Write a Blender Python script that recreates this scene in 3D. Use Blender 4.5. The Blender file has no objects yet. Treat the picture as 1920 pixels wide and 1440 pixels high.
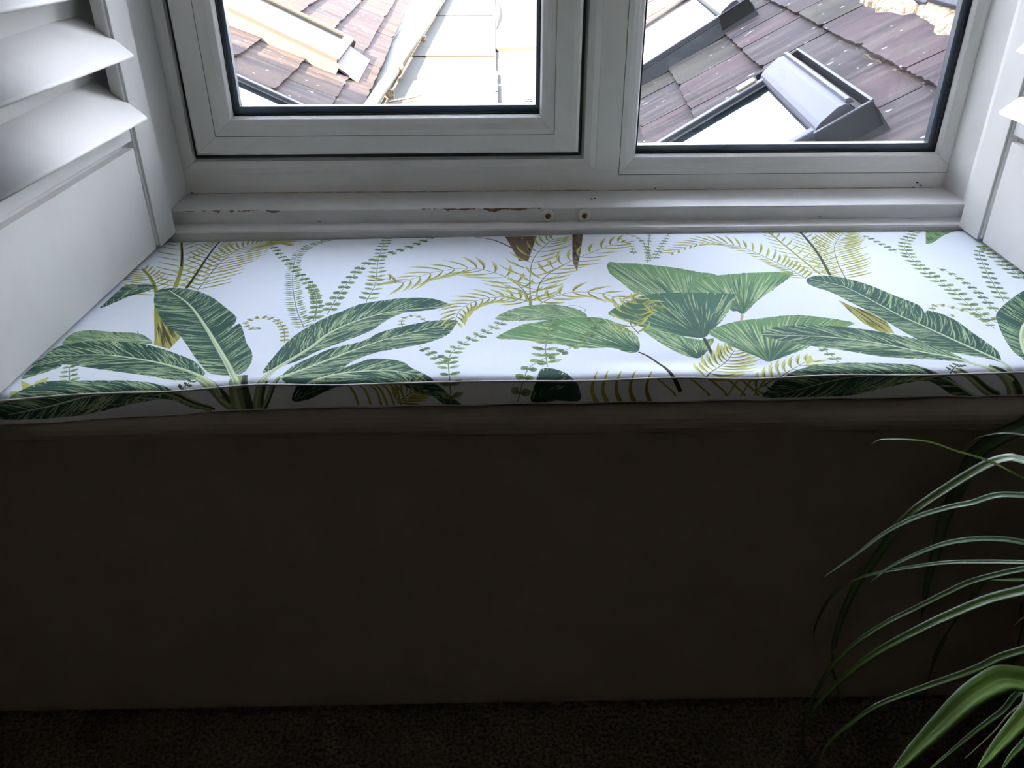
import bpy, bmesh, math, random, json
import numpy as np
from mathutils import Vector, Matrix
random.seed(7); rng=np.random.default_rng(7)
C=bpy.context.scene.collection
sc=bpy.context.scene
# ---------------------------------------------------------------- camera
def cam_setup():
    P=math.radians(30.0); Y=math.radians(0.95); RO=math.radians(0.19)
    f=Vector((math.sin(Y)*math.cos(P),math.cos(Y)*math.cos(P),-math.sin(P)))
    r=Vector((math.cos(Y),-math.sin(Y),0)); u=r.cross(f)
    R=r*math.cos(RO)-u*math.sin(RO); U=u*math.cos(RO)+r*math.sin(RO)
    cd=bpy.data.cameras.new('camera'); cd.sensor_fit='HORIZONTAL'; cd.sensor_width=36.0
    cd.lens=36.0*1555.0/1920.0; cd.clip_start=.02; cd.clip_end=200
    o=bpy.data.objects.new('camera',cd); C.objects.link(o)
    m=Matrix((( R.x,U.x,-f.x,0),(R.y,U.y,-f.y,0),(R.z,U.z,-f.z,1.235),(0,0,0,1)))
    o.matrix_world=m; sc.camera=o
cam_setup()
# ---------------------------------------------------------------- sky, sun, exposure
SKY=15; SUN=80.0; EXPO=0.50
w=bpy.data.worlds.new('sky'); sc.world=w; w.use_nodes=True
nt=w.node_tree; nt.nodes.clear()
tc=nt.nodes.new('ShaderNodeTexCoord'); sp=nt.nodes.new('ShaderNodeSeparateXYZ'); cr=nt.nodes.new('ShaderNodeValToRGB')
bg=nt.nodes.new('ShaderNodeBackground'); ow=nt.nodes.new('ShaderNodeOutputWorld')
cr.color_ramp.elements[0].position=.0; cr.color_ramp.elements[0].color=(.90,.94,1.0,1)
cr.color_ramp.elements[1].position=1.0; cr.color_ramp.elements[1].color=(.58,.73,1.0,1)
nt.links.new(tc.outputs['Generated'],sp.inputs[0]); nt.links.new(sp.outputs['Z'],cr.inputs[0])
nt.links.new(cr.outputs[0],bg.inputs[0]); bg.inputs[1].default_value=SKY; nt.links.new(bg.outputs[0],ow.inputs[0])
sd=bpy.data.lights.new('sun','SUN'); sd.energy=SUN; sd.angle=math.radians(.6); sd.color=(1.0,.83,.64)
so=bpy.data.objects.new('sun',sd); C.objects.link(so)
so.rotation_euler=Vector((.62,.45,-.66)).to_track_quat('-Z','Y').to_euler()
vs=sc.view_settings; vs.view_transform='Standard'; vs.look='None'; vs.gamma=1; vs.use_curve_mapping=False; vs.exposure=EXPO
sc.cycles.use_denoising=True; sc.cycles.max_bounces=10; sc.cycles.diffuse_bounces=6; sc.cycles.transparent_max_bounces=16
sc.cycles.sample_clamp_indirect=8.0
# ---------------------------------------------------------------- materials
MATS={}
def srgb(c): return tuple((x/12.92 if x<=.04045 else ((x+.055)/1.055)**2.4) for x in [v/255 for v in c])
def mat(name,col,rough=.6,noise=None,bump=None,spec=.5,metal=0,coat=0):
    """noise=(scale vec, colour2, lo, hi); bump=(scale,strength,distance)"""
    if name in MATS: return MATS[name]
    m=bpy.data.materials.new(name); m.use_nodes=True; n=m.node_tree; b=n.nodes['Principled BSDF']
    b.inputs['Base Color'].default_value=(*srgb(col),1); b.inputs['Roughness'].default_value=rough
    b.inputs['Specular IOR Level'].default_value=spec; b.inputs['Metallic'].default_value=metal; b.inputs['Coat Weight'].default_value=coat
    t=n.nodes.new('ShaderNodeTexCoord')
    if noise:
        mp=n.nodes.new('ShaderNodeMapping'); mp.inputs['Scale'].default_value=noise[0]
        nz=n.nodes.new('ShaderNodeTexNoise'); nz.inputs['Scale'].default_value=1; nz.inputs['Detail'].default_value=6
        r=n.nodes.new('ShaderNodeValToRGB'); r.color_ramp.elements[0].position=noise[2]; r.color_ramp.elements[1].position=noise[3]
        r.color_ramp.elements[0].color=(*srgb(col),1); r.color_ramp.elements[1].color=(*srgb(noise[1]),1)
        n.links.new(t.outputs['Object'],mp.inputs[0]); n.links.new(mp.outputs[0],nz.inputs[0]); n.links.new(nz.outputs[0],r.inputs[0]); n.links.new(r.outputs[0],b.inputs['Base Color'])
    if bump:
        nb=n.nodes.new('ShaderNodeTexNoise'); nb.inputs['Scale'].default_value=bump[0]; nb.inputs['Detail'].default_value=4
        bp=n.nodes.new('ShaderNodeBump'); bp.inputs['Strength'].default_value=bump[1]; bp.inputs['Distance'].default_value=bump[2]
        n.links.new(t.outputs['Object'],nb.inputs[0]); n.links.new(nb.outputs[0],bp.inputs['Height']); n.links.new(bp.outputs[0],b.inputs['Normal'])
    MATS[name]=m; return m
def add_object_offset(m,strength=1.0):
    """random offset of the texture from object to object"""
    n=m.node_tree; oi=n.nodes.new('ShaderNodeObjectInfo'); t=[x for x in n.nodes if x.type=='TEX_COORD'][0]
    vm=n.nodes.new('ShaderNodeVectorMath'); vm.operation='ADD'; mu=n.nodes.new('ShaderNodeMath'); mu.operation='MULTIPLY'; mu.inputs[1].default_value=37*strength
    n.links.new(oi.outputs['Random'],mu.inputs[0])
    for l in list(n.links):
        if l.from_node==t and l.from_socket.name=='Object':
            to=l.to_socket; n.links.remove(l); n.links.new(vm.outputs[0],to)
    n.links.new(t.outputs['Object'],vm.inputs[0]); n.links.new(mu.outputs[0],vm.inputs[1])
def slate_mat(name,cols,streak,rough=.8):
    m=bpy.data.materials.new(name); m.use_nodes=True; n=m.node_tree; b=n.nodes['Principled BSDF']
    b.inputs['Roughness'].default_value=rough; b.inputs['Specular IOR Level'].default_value=.04
    oi=n.nodes.new('ShaderNodeObjectInfo'); r=n.nodes.new('ShaderNodeValToRGB'); r.color_ramp.interpolation='CONSTANT'
    els=r.color_ramp.elements
    for i,c in enumerate(cols):
        e=els[i] if i<2 else els.new(i/len(cols))
        e.position=i/len(cols); e.color=(*srgb(c),1)
    n.links.new(oi.outputs['Random'],r.inputs[0])
    t=n.nodes.new('ShaderNodeTexCoord'); mu=n.nodes.new('ShaderNodeMath'); mu.operation='MULTIPLY'; mu.inputs[1].default_value=53
    n.links.new(oi.outputs['Random'],mu.inputs[0])
    vm=n.nodes.new('ShaderNodeVectorMath'); vm.operation='ADD'; n.links.new(t.outputs['Object'],vm.inputs[0]); n.links.new(mu.outputs[0],vm.inputs[1])
    def nz(scale,lo,hi,src,col,fac,det=5):
        mp=n.nodes.new('ShaderNodeMapping'); mp.inputs['Scale'].default_value=scale
        a=n.nodes.new('ShaderNodeTexNoise'); a.inputs['Scale'].default_value=1; a.inputs['Detail'].default_value=det
        mr=n.nodes.new('ShaderNodeMapRange'); mr.inputs[1].default_value=lo; mr.inputs[2].default_value=hi; mr.inputs[4].default_value=fac
        mx=n.nodes.new('ShaderNodeMix'); mx.data_type='RGBA'
        n.links.new(vm.outputs[0],mp.inputs[0]); n.links.new(mp.outputs[0],a.inputs[0]); n.links.new(a.outputs[0],mr.inputs[0])
        n.links.new(mr.outputs[0],mx.inputs['Factor']); n.links.new(src,mx.inputs['A']); mx.inputs['B'].default_value=(*srgb(col),1)
        return mx.outputs['Result'],a
    o,_=nz((2.2,9,5),.42,.60,r.outputs[0],streak[0],.85)
    o,_=nz((2,20,8),.5,.66,o,streak[1],.75)
    o,_=nz((14,26,14),.62,.70,o,streak[2],.65)
    o,_=nz((28,36,28),.71,.74,o,(150,146,142),.8,2)
    n.links.new(o,b.inputs['Base Color'])
    mp=n.nodes.new('ShaderNodeMapping'); mp.inputs['Scale'].default_value=(9,45,20)
    a=n.nodes.new('ShaderNodeTexNoise'); a.inputs['Scale'].default_value=1; a.inputs['Detail'].default_value=3
    bp=n.nodes.new('ShaderNodeBump'); bp.inputs['Strength'].default_value=.4; bp.inputs['Distance'].default_value=.005
    n.links.new(vm.outputs[0],mp.inputs[0]); n.links.new(mp.outputs[0],a.inputs[0]); n.links.new(a.outputs[0],bp.inputs['Height']); n.links.new(bp.outputs[0],b.inputs['Normal'])
    return m
def glass_mat(name,tint=(.965,.958,.957),refl=.08):
    m=bpy.data.materials.new(name); m.use_nodes=True; n=m.node_tree; n.nodes.clear()
    o=n.nodes.new('ShaderNodeOutputMaterial'); mx=n.nodes.new('ShaderNodeMixShader'); tr=n.nodes.new('ShaderNodeBsdfTransparent'); gl=n.nodes.new('ShaderNodeBsdfGlossy')
    tr.inputs[0].default_value=(*tint,1); gl.inputs['Roughness'].default_value=.02
    fr=n.nodes.new('ShaderNodeFresnel'); fr.inputs[0].default_value=1.35
    n.links.new(fr.outputs[0],mx.inputs[0]); n.links.new(tr.outputs[0],mx.inputs[1]); n.links.new(gl.outputs[0],mx.inputs[2]); n.links.new(mx.outputs[0],o.inputs[0])
    return m
PAINT=mat('white_painted_wood',(222,221,219),.6,spec=.3,noise=((9,9,9),(214,213,210),.5,.8),bump=(140,.08,.001))
PVC=mat('white_upvc',(238,237,234),.32,noise=((6,6,6),(230,229,224),.5,.8))
PVCD=mat('upvc_joint_line',(96,96,92),.8)
GASK=mat('black_rubber_gasket',(14,14,18),.6)
SPACER=mat('dark_spacer_bar',(50,64,78),.35,spec=.6)
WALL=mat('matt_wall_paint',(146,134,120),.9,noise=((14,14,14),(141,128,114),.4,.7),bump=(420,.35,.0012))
ROOM=mat('room_wall_paint',(196,186,172),.9)
CARPET=mat('brown_loop_carpet',(128,114,102),.95,noise=((160,160,160),(70,60,52),.4,.62),bump=(210,1.0,.004))
GLASS=glass_mat('window_glass'); SKYGLASS=mat('roof_window_glass',(60,75,85),.03,spec=1.0,metal=.9)
SILVER=mat('grey_coated_aluminium',(66,67,74),.6,spec=.1)
WHITEAL=mat('pale_coated_aluminium',(74,72,67),.6,spec=.06)
DARKAL=mat('dark_grey_aluminium',(34,36,38),.6,noise=((20,20,20),(44,46,46),.5,.7),spec=.08)
LEAD=mat('weathered_lead',(66,66,66),.6,spec=.08,noise=((6,6,6),(54,52,50),.45,.7),bump=(30,.2,.003))
FELT=mat('pale_mineral_felt',(66,64,60),.85,spec=.05,noise=((3,9,3),(58,55,48),.45,.75),bump=(300,.5,.002))
MORTAR=mat('crumbling_mortar',(150,138,118),.95,spec=.08,noise=((22,22,22),(104,80,56),.5,.66),bump=(60,1.0,.02))
DECK=mat('dark_roof_deck',(38,34,30),.95)  # even dark brown for the deck that closes gaps under the slates
PIPE=mat('pale_plastic_pipe',(104,98,86),.45,spec=.08,noise=((8,3,8),(88,72,50),.5,.75))
SLATE_R=slate_mat('purple_grey_slate',[(54,43,45),(50,45,46),(46,41,42),(57,45,47),(49,46,49),(47,45,38)],[(37,32,34),(66,58,54),(31,28,27)])
SLATE_L=slate_mat('brown_grey_slate',[(55,49,50),(58,50,48),(53,48,50),(62,52,47)],[(43,38,40),(70,60,51),(36,32,30)])
MOSS=mat('lichen_edge',(92,82,60),.95,spec=.08,noise=((60,60,60),(60,52,36),.45,.6),bump=(120,.8,.01))
# ---------------------------------------------------------------- helpers
def link(name,me,m=None,parent=None,smooth=False):
    if m is not None and not me.materials: me.materials.append(m)
    o=bpy.data.objects.new(name,me); C.objects.link(o)
    if parent is not None: o.parent=parent
    if smooth:
        for p in me.polygons: p.use_smooth=True
    return o
def obj(name,bm,m=None,parent=None,smooth=False,bevel=0):
    if bevel: bmesh.ops.bevel(bm,geom=bm.edges[:],offset=bevel,segments=2,affect='EDGES',profile=.5)
    bmesh.ops.recalc_face_normals(bm,faces=bm.faces[:])
    me=bpy.data.meshes.new(name); bm.to_mesh(me); bm.free()
    return link(name,me,m,parent,smooth)
def box(bm,x0,x1,y0,y1,z0,z1):
    v=[bm.verts.new(p) for p in [(x0,y0,z0),(x1,y0,z0),(x1,y1,z0),(x0,y1,z0),(x0,y0,z1),(x1,y0,z1),(x1,y1,z1),(x0,y1,z1)]]
    for f in [(0,3,2,1),(4,5,6,7),(0,1,5,4),(1,2,6,5),(2,3,7,6),(3,0,4,7)]: bm.faces.new([v[i] for i in f])
def bx(*a):
    bm=bmesh.new(); box(bm,*a); return bm
def prism(pts,axis,a,b):
    """pts 2D polygon; axis 'x': pts are (y,z); 'y': (x,z); 'z': (x,y)"""
    bm=bmesh.new()
    def P(p,t): return {'x':(t,p[0],p[1]),'y':(p[0],t,p[1]),'z':(p[0],p[1],t)}[axis]
    A=[bm.verts.new(P(p,a)) for p in pts]; B=[bm.verts.new(P(p,b)) for p in pts]
    bm.faces.new(A); bm.faces.new(B[::-1]); k=len(pts)
    for i in range(k): bm.faces.new([A[i],B[i],B[(i+1)%k],A[(i+1)%k]])
    return bm
def tube(bm,pts,r,seg=10,cap=True):
    pts=[Vector(p) for p in pts]; rings=[]
    for i,p in enumerate(pts):
        t=(pts[min(i+1,len(pts)-1)]-pts[max(i-1,0)]).normalized()
        a=t.cross(Vector((0,0,1)));  a=a.normalized() if a.length>1e-4 else Vector((1,0,0)); b=t.cross(a)
        rr=r[i] if isinstance(r,(list,tuple)) else r
        rings.append([bm.verts.new(p+a*rr*math.cos(2*math.pi*k/seg)+b*rr*math.sin(2*math.pi*k/seg)) for k in range(seg)])
    for i in range(len(rings)-1):
        for k in range(seg): bm.faces.new([rings[i][k],rings[i][(k+1)%seg],rings[i+1][(k+1)%seg],rings[i+1][k]])
    if cap: bm.faces.new(rings[0][::-1]); bm.faces.new(rings[-1])
def lathe(bm,prof,seg=32,c=(0,0,0)):
    rings=[[bm.verts.new((c[0]+r*math.cos(2*math.pi*k/seg),c[1]+r*math.sin(2*math.pi*k/seg),c[2]+z)) for k in range(seg)] for r,z in prof]
    for i in range(len(rings)-1):
        for k in range(seg): bm.faces.new([rings[i][k],rings[i][(k+1)%seg],rings[i+1][(k+1)%seg],rings[i+1][k]])
    bm.faces.new(rings[0][::-1]); bm.faces.new(rings[-1])
def empty(name,loc=(0,0,0),parent=None):
    o=bpy.data.objects.new(name,None); C.objects.link(o); o.location=loc; o.empty_display_size=.1
    if parent: o.parent=parent
    return o
def tag(o,label,cat,group=None):
    o['label']=label; o['category']=cat
    if group: o['group']=group
    return o
def struct(o,label=None,cat='structure'):
    o['kind']='structure'
    if label: o['label']=label; o['category']=cat
    return o
# ================================================================ ROOM SHELL
bm=bmesh.new()
box(bm,-1.9,2.4,1.0,1.86,-.1,.585)                  # under the seat
box(bm,-1.9,-.706,1.0,1.86,.585,2.35); box(bm,1.011,2.4,1.0,1.86,.585,2.35)
box(bm,-.706,1.011,1.0,1.86,1.96,2.35)
struct(obj('wall_front',bm,WALL),'dark taupe painted wall under and around the window seat','wall')
struct(obj('floor',bx(-1.9,2.4,-2.6,1.0,-.1,0),CARPET),'dark brown looped carpet floor below the window seat','floor')
struct(obj('wall_left',bx(-2.0,-1.9,-2.7,1.86,-.1,2.35),ROOM),'plain taupe side wall left of the window seat','wall')
struct(obj('wall_right',bx(2.4,2.5,-2.7,1.86,-.1,2.35),ROOM),'plain taupe side wall right of the window seat','wall')
struct(obj('wall_back',bx(-1.9,2.4,-2.7,-2.6,-.1,2.35),ROOM),'plain taupe wall behind the camera','wall')
struct(obj('ceiling',bx(-2.0,2.5,-2.7,1.86,2.35,2.45),mat('ceiling_paint',(240,238,234),.9)),'plain painted ceiling above the window seat','ceiling')
# wedge of carpet pile along the wall
bm=bmesh.new()
for i in range(700):
    x=random.uniform(-1.3,1.3); y=.995-abs(random.gauss(0,.004)); h=random.uniform(.006,.014); s=.004
    a=bm.verts.new((x-s,y,0)); b=bm.verts.new((x+s,y-.003,0)); c=bm.verts.new((x+random.uniform(-.004,.004),y-.004,h)); bm.faces.new((a,b,c))
t=obj('carpet_edge_tufts',bm,CARPET); t['kind']='stuff'; t['label']='frayed carpet pile along the foot of the dark wall'; t['category']='carpet'
# house mass above (its eaves shade the near roofs)
struct(obj('trim_1',prism([(-2.7,2.45),(1.95,2.45),(1.95,4.6),(-.4,5.3),(-2.7,4.0)],'x',-9.0,4.5),mat('house_render',(170,160,148),.9)),'rendered gable and roof of the house above the window','house')
struct(obj('shade_block',bx(-3.85,4.5,-1.2,1.949,4.3,7.6),MATS['house_render']),'unseen block added above the house to shade the right roof','house')  # unseen block, added to keep sun off the right slate roof
struct(obj('trim_2',prism([(1.86,-3),(1.88,-3),(1.88,.60),(1.86,.60)],'x',-6,4.5),MATS['house_render']),'outside wall face of the house below the window','wall')
# ---- seat board with bullnose edge
nose=[(1.66,.585),(1.66,.62),(.99,.62)]+[(.9845-.0175*math.sin(a),.6025+.0175*math.cos(a)) for a in [math.pi*k/8 for k in range(9)]]+[(.99,.585)]
o=struct(obj('trim_3',prism(nose,'x',-.92,1.25),WALL,smooth=False),'rounded painted seat board edge under the printed cushion','shelf')
# ---- stepped timber sill behind the cushion
def chip_mat():
    m=PAINT.copy(); m.name='chipped_white_paint'; n=m.node_tree; b=n.nodes['Principled BSDF']
    src=b.inputs['Base Color'].links[0].from_socket
    t=[x for x in n.nodes if x.type=='TEX_COORD'][0]; s=n.nodes.new('ShaderNodeSeparateXYZ'); n.links.new(t.outputs['Object'],s.inputs[0])
    def M(op,a,b_=None,c=None):
        k=n.nodes.new('ShaderNodeMath'); k.operation=op
        for i,v in enumerate((a,b_,c)):
            if v is None: continue
            if isinstance(v,(int,float)): k.inputs[i].default_value=v
            else: n.links.new(v,k.inputs[i])
        return k.outputs[0]
    mp=n.nodes.new('ShaderNodeMapping'); mp.inputs['Scale'].default_value=(55,3,30); nz=n.nodes.new('ShaderNodeTexNoise'); nz.inputs['Scale'].default_value=1; nz.inputs['Detail'].default_value=8
    n.links.new(t.outputs['Object'],mp.inputs[0]); n.links.new(mp.outputs[0],nz.inputs[0])
    # chips near z=.70 edge, x ranges -.57..-.43 and -.12.. .10
    def rng_(a,bb): return M('MULTIPLY',M('GREATER_THAN',s.outputs['X'],a),M('LESS_THAN',s.outputs['X'],bb))
    rg=M('ADD',rng_(-.60,-.455),rng_(-.16,.095))
    edge=M('SUBTRACT',1.0,M('MULTIPLY',M('SUBTRACT',.7004,s.outputs['Z']),150.0))
    v=M('MULTIPLY',M('ADD',nz.outputs[0],M('MULTIPLY',edge,.22)),rg)
    far=M('LESS_THAN',M('ABSOLUTE',M('SUBTRACT',s.outputs['Y'],1.643)),.0025)
    msk=M('MULTIPLY',M('GREATER_THAN',v,.685),far)
    mx=n.nodes.new('ShaderNodeMix'); mx.data_type='RGBA'; n.links.new(msk,mx.inputs['Factor']); n.links.new(src,mx.inputs['A']); mx.inputs['B'].default_value=(*srgb((132,112,92)),1)
    n.links.new(mx.outputs['Result'],b.inputs['Base Color'])
    return m
CHIP=chip_mat()
struct(obj('trim_4',prism([(1.598,.6205),(1.598,.669),(1.601,.672),(1.645,.672),(1.645,.6205)],'x',-.70,1.005),PAINT),'white painted lower sill step directly behind the cushion','sill')
struct(obj('trim_5',prism([(1.643,.6205),(1.643,.6985),(1.6445,.70),(1.76,.70),(1.76,.6205)],'x',-.70,1.005),CHIP),'white painted upper sill step with chipped brown front edge','sill')
# little flakes lifted off the sill edge
FL=mat('bare_wood_and_flaking_paint',(128,104,84),.9)
bm=bmesh.new()
def flake(x0,x1,z0,z1,n=9):
    T=[];Bt=[]
    for i in range(n):
        t=i/(n-1); x=x0+(x1-x0)*t
        T.append(bm.verts.new((x,1.6422,z1))); Bt.append(bm.verts.new((x,1.6422,z1-(z1-z0)*max(.12,math.sin(math.pi*min(1,t*1.02+.01)))*random.uniform(.5,1))))
    for i in range(n-1): bm.faces.new([Bt[i],Bt[i+1],T[i+1],T[i]])
flake(-.470,-.442,.6925,.6995,4); flake(-.635,-.615,.697,.6997); flake(-.53,-.51,.696,.699); flake(-.03,.012,.691,.6997,14); flake(.012,.07,.695,.6997,14); flake(-.085,-.05,.696,.6997); flake(-.125,-.06,.6985,.6999)
flake(-.37,-.36,.674,.676,4); flake(.66,.668,.675,.677,4)
obj('trim_6',bm,FL); struct(bpy.data.objects['trim_6'],'brown paint chips along the front of the upper sill step','paint chips')
bm=bmesh.new()   # grime line where frame meets sill
for x0,x1 in ((-.66,-.55),(-.55,.2),(.2,.96)):
    box(bm,x0,x1,1.757,1.7605,.6995,.7006+.0014*random.random())
struct(obj('trim_7',bm,mat('yellowed_sealant',(176,160,132),.8,noise=((40,5,40),(210,205,192),.45,.6))),'yellowed sealant line where window frame meets sill','sealant')
bm=bmesh.new()
for x,y,z,s in [(.196,1.700,.7,.006),(.204,1.703,.7,.004),(.34,1.757,.704,.003),(.46,1.756,.705,.002),(.90,1.752,.703,.005),(.915,1.753,.707,.006),(.908,1.757,.712,.006),(-.655,1.755,.703,.006)]:
    lathe(bm,[(s*.3,-.0005),(s*.55,.0006),(s*.2,.0014)],7,(x,y,z))
t=obj('grit_specks',bm,mat('dark_grit',(40,32,26),.9)); t['kind']='stuff'; tag(t,'dark specks of grit on the white sill and frame corner','dirt')
# screw caps
SCP=mat('cream_plastic',(226,220,208),.35); SCD=mat('rusty_screw',(74,52,34),.5,noise=((300,300,300),(150,120,80),.45,.6))
for x,lab in ((.1015,'round white plastic screw cup with brown screw, left one on the sill step'),(.1765,'round white plastic screw cup with brown screw, right one on the sill step')):
    e=empty('screw_cup',(x,1.643,.6845)); tag(e,lab,'screw cap','screw cups on the sill step')
    b=bmesh.new(); lathe(b,[(.0125,0),(.0128,.002),(.0118,.005),(.0085,.007),(.0066,.0062)],28); c=obj('cup',b,SCP,e,smooth=True); c.rotation_euler=(math.pi/2,0,0)
    b=bmesh.new(); lathe(b,[(.0058,.0058),(.0052,.0078),(.002,.0080),(.001,.0068)],20); c=obj('screw',b,SCD,e); c.rotation_euler=(math.pi/2,0,0)
# ---- reveal linings
struct(obj('trim_12',bx(-.706,-.7035,1.0,1.86,.62,1.96),PAINT),'white painted reveal side behind the left shutter','wall')
struct(obj('trim_13',bx(1.0085,1.011,1.0,1.86,.62,1.96),PAINT),'white painted reveal side behind the right shutter','wall')
struct(obj('trim_8',bx(-.703,-.666,1.607,1.76,.70,1.96),PAINT,bevel=.0015),'white painted lining strip left of the window frame','trim')
struct(obj('trim_9',prism([(.968,1.76),(.968,1.668),(.944,1.604),(1.008,1.604),(1.008,1.76)],'z',.672,1.96),PAINT),'white painted lining strip right of the window frame','trim')
struct(obj('trim_10',bx(-.703,1.008,1.60,1.76,1.90,1.96),PAINT),'white painted lining above the window frame','trim')
# ================================================================ WINDOW
win=struct(empty('window_1',(0,0,0)),'white plastic two-light window with opening left sash','window')
ZT=1.90
def ring(names,prof,out,inn,m,parent,z1_same=False):
    """mitred 4-member frame. out/inn = (x0,x1,z0,z1); prof=[(t,y)] t from outer 0 to inner 1"""
    def corner(t,cx,cz):
        x=(out[cx]*(1-t)+inn[cx]*t); z=(out[cz]*(1-t)+inn[cz]*t); return x,z
    cs=[(0,2),(1,2),(1,3),(0,3)]; res=[]
    for k in range(4):
        a,b=cs[k],cs[(k+1)%4]; bm=bmesh.new()
        A=[bm.verts.new((corner(t,*a)[0],y,corner(t,*a)[1])) for t,y in prof]
        B=[bm.verts.new((corner(t,*b)[0],y,corner(t,*b)[1])) for t,y in prof]
        n=len(prof)
        for i in range(n): bm.faces.new([A[i],A[(i+1)%n],B[(i+1)%n],B[i]])
        bm.faces.new(A[::-1]); bm.faces.new(B)
        # hairline mitre gap
        L=(B[0].co-A[0].co).normalized()
        for v in A: v.co+=L*.0003
        for v in B: v.co-=L*.0003
        res.append(obj(names[k%2],bm,m,parent))
    return res
# base frame
obj('frame_rail',bx(-.70,1.005,1.762,1.832,.7005,.742),PVC,win,bevel=.001)
obj('frame_rail',bx(-.70,1.005,1.762,1.832,ZT-.04,ZT),PVC,win)
obj('mullion',bx(.2085,.2595,1.760,1.832,.742,ZT-.04),PVC,win,bevel=.001)
obj('frame_stile',bx(-.70,-.667,1.762,1.832,.742,ZT-.04),PVC,win); obj('frame_stile',bx(.982,1.005,1.762,1.832,.742,ZT-.04),PVC,win)
obj('external_sill',prism([(1.832,.66),(1.99,.64),(1.99,.652),(1.832,.70)],'x',-.70,1.005),PVC,win)
mould=[(0,1.80),(0,1.7605),(.35,1.7575),(.75,1.760),(.93,1.768),(1,1.782),(1,1.80)]
ring(('frame_moulding','frame_moulding'),mould,(-.667,.2085,.742,ZT-.04),(-.632,.1745,.777,ZT-.075),PVC,win)
ring(('frame_gasket','frame_gasket'),[(0,1.79),(0,1.757),(1,1.757),(1,1.79)],(-.6335,.176,.7765,ZT-.0745),(-.622,.164,.7905,ZT-.09),GASK,win)
# opening sash
S0=(-.6275,.1695,.7845,ZT-.080); S1=(-.580,.118,.8235,ZT-.125); S2=(-.5435,.0885,.8595,ZT-.163)
sash=empty('sash',(0,0,0),win)
ring(('sash_rail','sash_stile'),[(0,1.80),(0,1.752),(.12,1.7455),(.3,1.7445),(1,1.7445),(1,1.80)],S0,S1,PVC,sash)
ring(('glazing_bead','glazing_bead'),[(0,1.79),(0,1.7448),(.3,1.7456),(.6,1.7490),(.86,1.7545),(.90,1.7565),(1,1.768),(1,1.79)],S1,S2,PVC,sash)
ring(('bead_joint_line','bead_joint_line'),[(0,1.746),(0,1.7442),(1,1.7442),(1,1.746)],(S1[0]-.0005,S1[1]+.0005,S1[2]-.0005,S1[3]+.0005),(S1[0]+.0004,S1[1]-.0004,S1[2]+.0004,S1[3]-.0004),PVCD,sash)
G2=(S2[0]+.0022,S2[1]-.0022,S2[2]+.0022,S2[3]-.0022)
ring(('glass_gasket','glass_gasket'),[(0,1.779),(0,1.770),(1,1.770),(1,1.779)],(S2[0]-.004,S2[1]+.004,S2[2]-.004,S2[3]+.004),G2,GASK,sash)
ring(('spacer_bar','spacer_bar'),[(0,1.800),(0,1.7835),(1,1.7835),(1,1.800)],(-.556,.100,.850,ZT-.15),(-.532,.081,.8755,ZT-.17),SPACER,sash)
obj('inner_pane',bx(-.558,.102,1.7790,1.7830,.848,ZT-.148),GLASS,sash); obj('outer_pane',bx(-.558,.102,1.8005,1.8045,.848,ZT-.148),GLASS,sash)
# fixed light
F0=(.2595,.982,.7335,ZT-.04); F1=(.2955,.9445,.7715,ZT-.078)
ring(('glazing_bead','glazing_bead'),[(0,1.80),(0,1.760),(.3,1.7608),(.6,1.7642),(.86,1.7697),(.90,1.7715),(1,1.783),(1,1.80)],F0,F1,PVC,win)
ring(('bead_joint_line','bead_joint_line'),[(0,1.7615),(0,1.7597),(1,1.7597),(1,1.7615)],(F0[0]-.0005,F0[1]+.0005,F0[2]-.0005,F0[3]+.0005),(F0[0]+.0005,F0[1]-.0005,F0[2]+.0005,F0[3]-.0005),PVCD,win)
ring(('glass_gasket','glass_gasket'),[(0,1.793),(0,1.785),(1,1.785),(1,1.793)],(F1[0]-.004,F1[1]+.004,F1[2]-.004,F1[3]+.004),(F1[0]+.0022,F1[1]-.0022,F1[2]+.0022,F1[3]-.0022),GASK,win)
ring(('spacer_bar','spacer_bar'),[(0,1.816),(0,1.7975),(1,1.7975),(1,1.816)],(.283,.957,.763,ZT-.065),(.301,.931,.7870,ZT-.085),SPACER,win)
obj('inner_pane',bx(.281,.958,1.7932,1.7972,.762,ZT-.065),GLASS,win); obj('outer_pane',bx(.281,.958,1.8165,1.8205,.762,ZT-.065),GLASS,win)
# etched safety marks (illegible) near the lower corners of the left pane
EM=mat('etched_glass_mark',(214,218,222),.8)
def mark(x,z,parent,y=1.7782):
    bm=bmesh.new(); random.seed(int(x*1000))
    for r,n in ((0,5),(1,8),(2,7)):
        x0=x-.0018*n/2
        for k in range(n):
            if r==1 and k%4==3: continue
            h=.0026; xx=x0+k*.0018*1.05; zz=z-r*.0042
            box(bm,xx,xx+.0011,y-.0002,y+.0004,zz,zz+h)
            if k%2: box(bm,xx,xx+.0016,y-.0002,y+.0004,zz+h*.4,zz+h*.62)
    obj('etched_mark',bm,EM,parent)
mark(-.520,.887,sash); mark(.068,.886,sash); random.seed(11)
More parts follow.
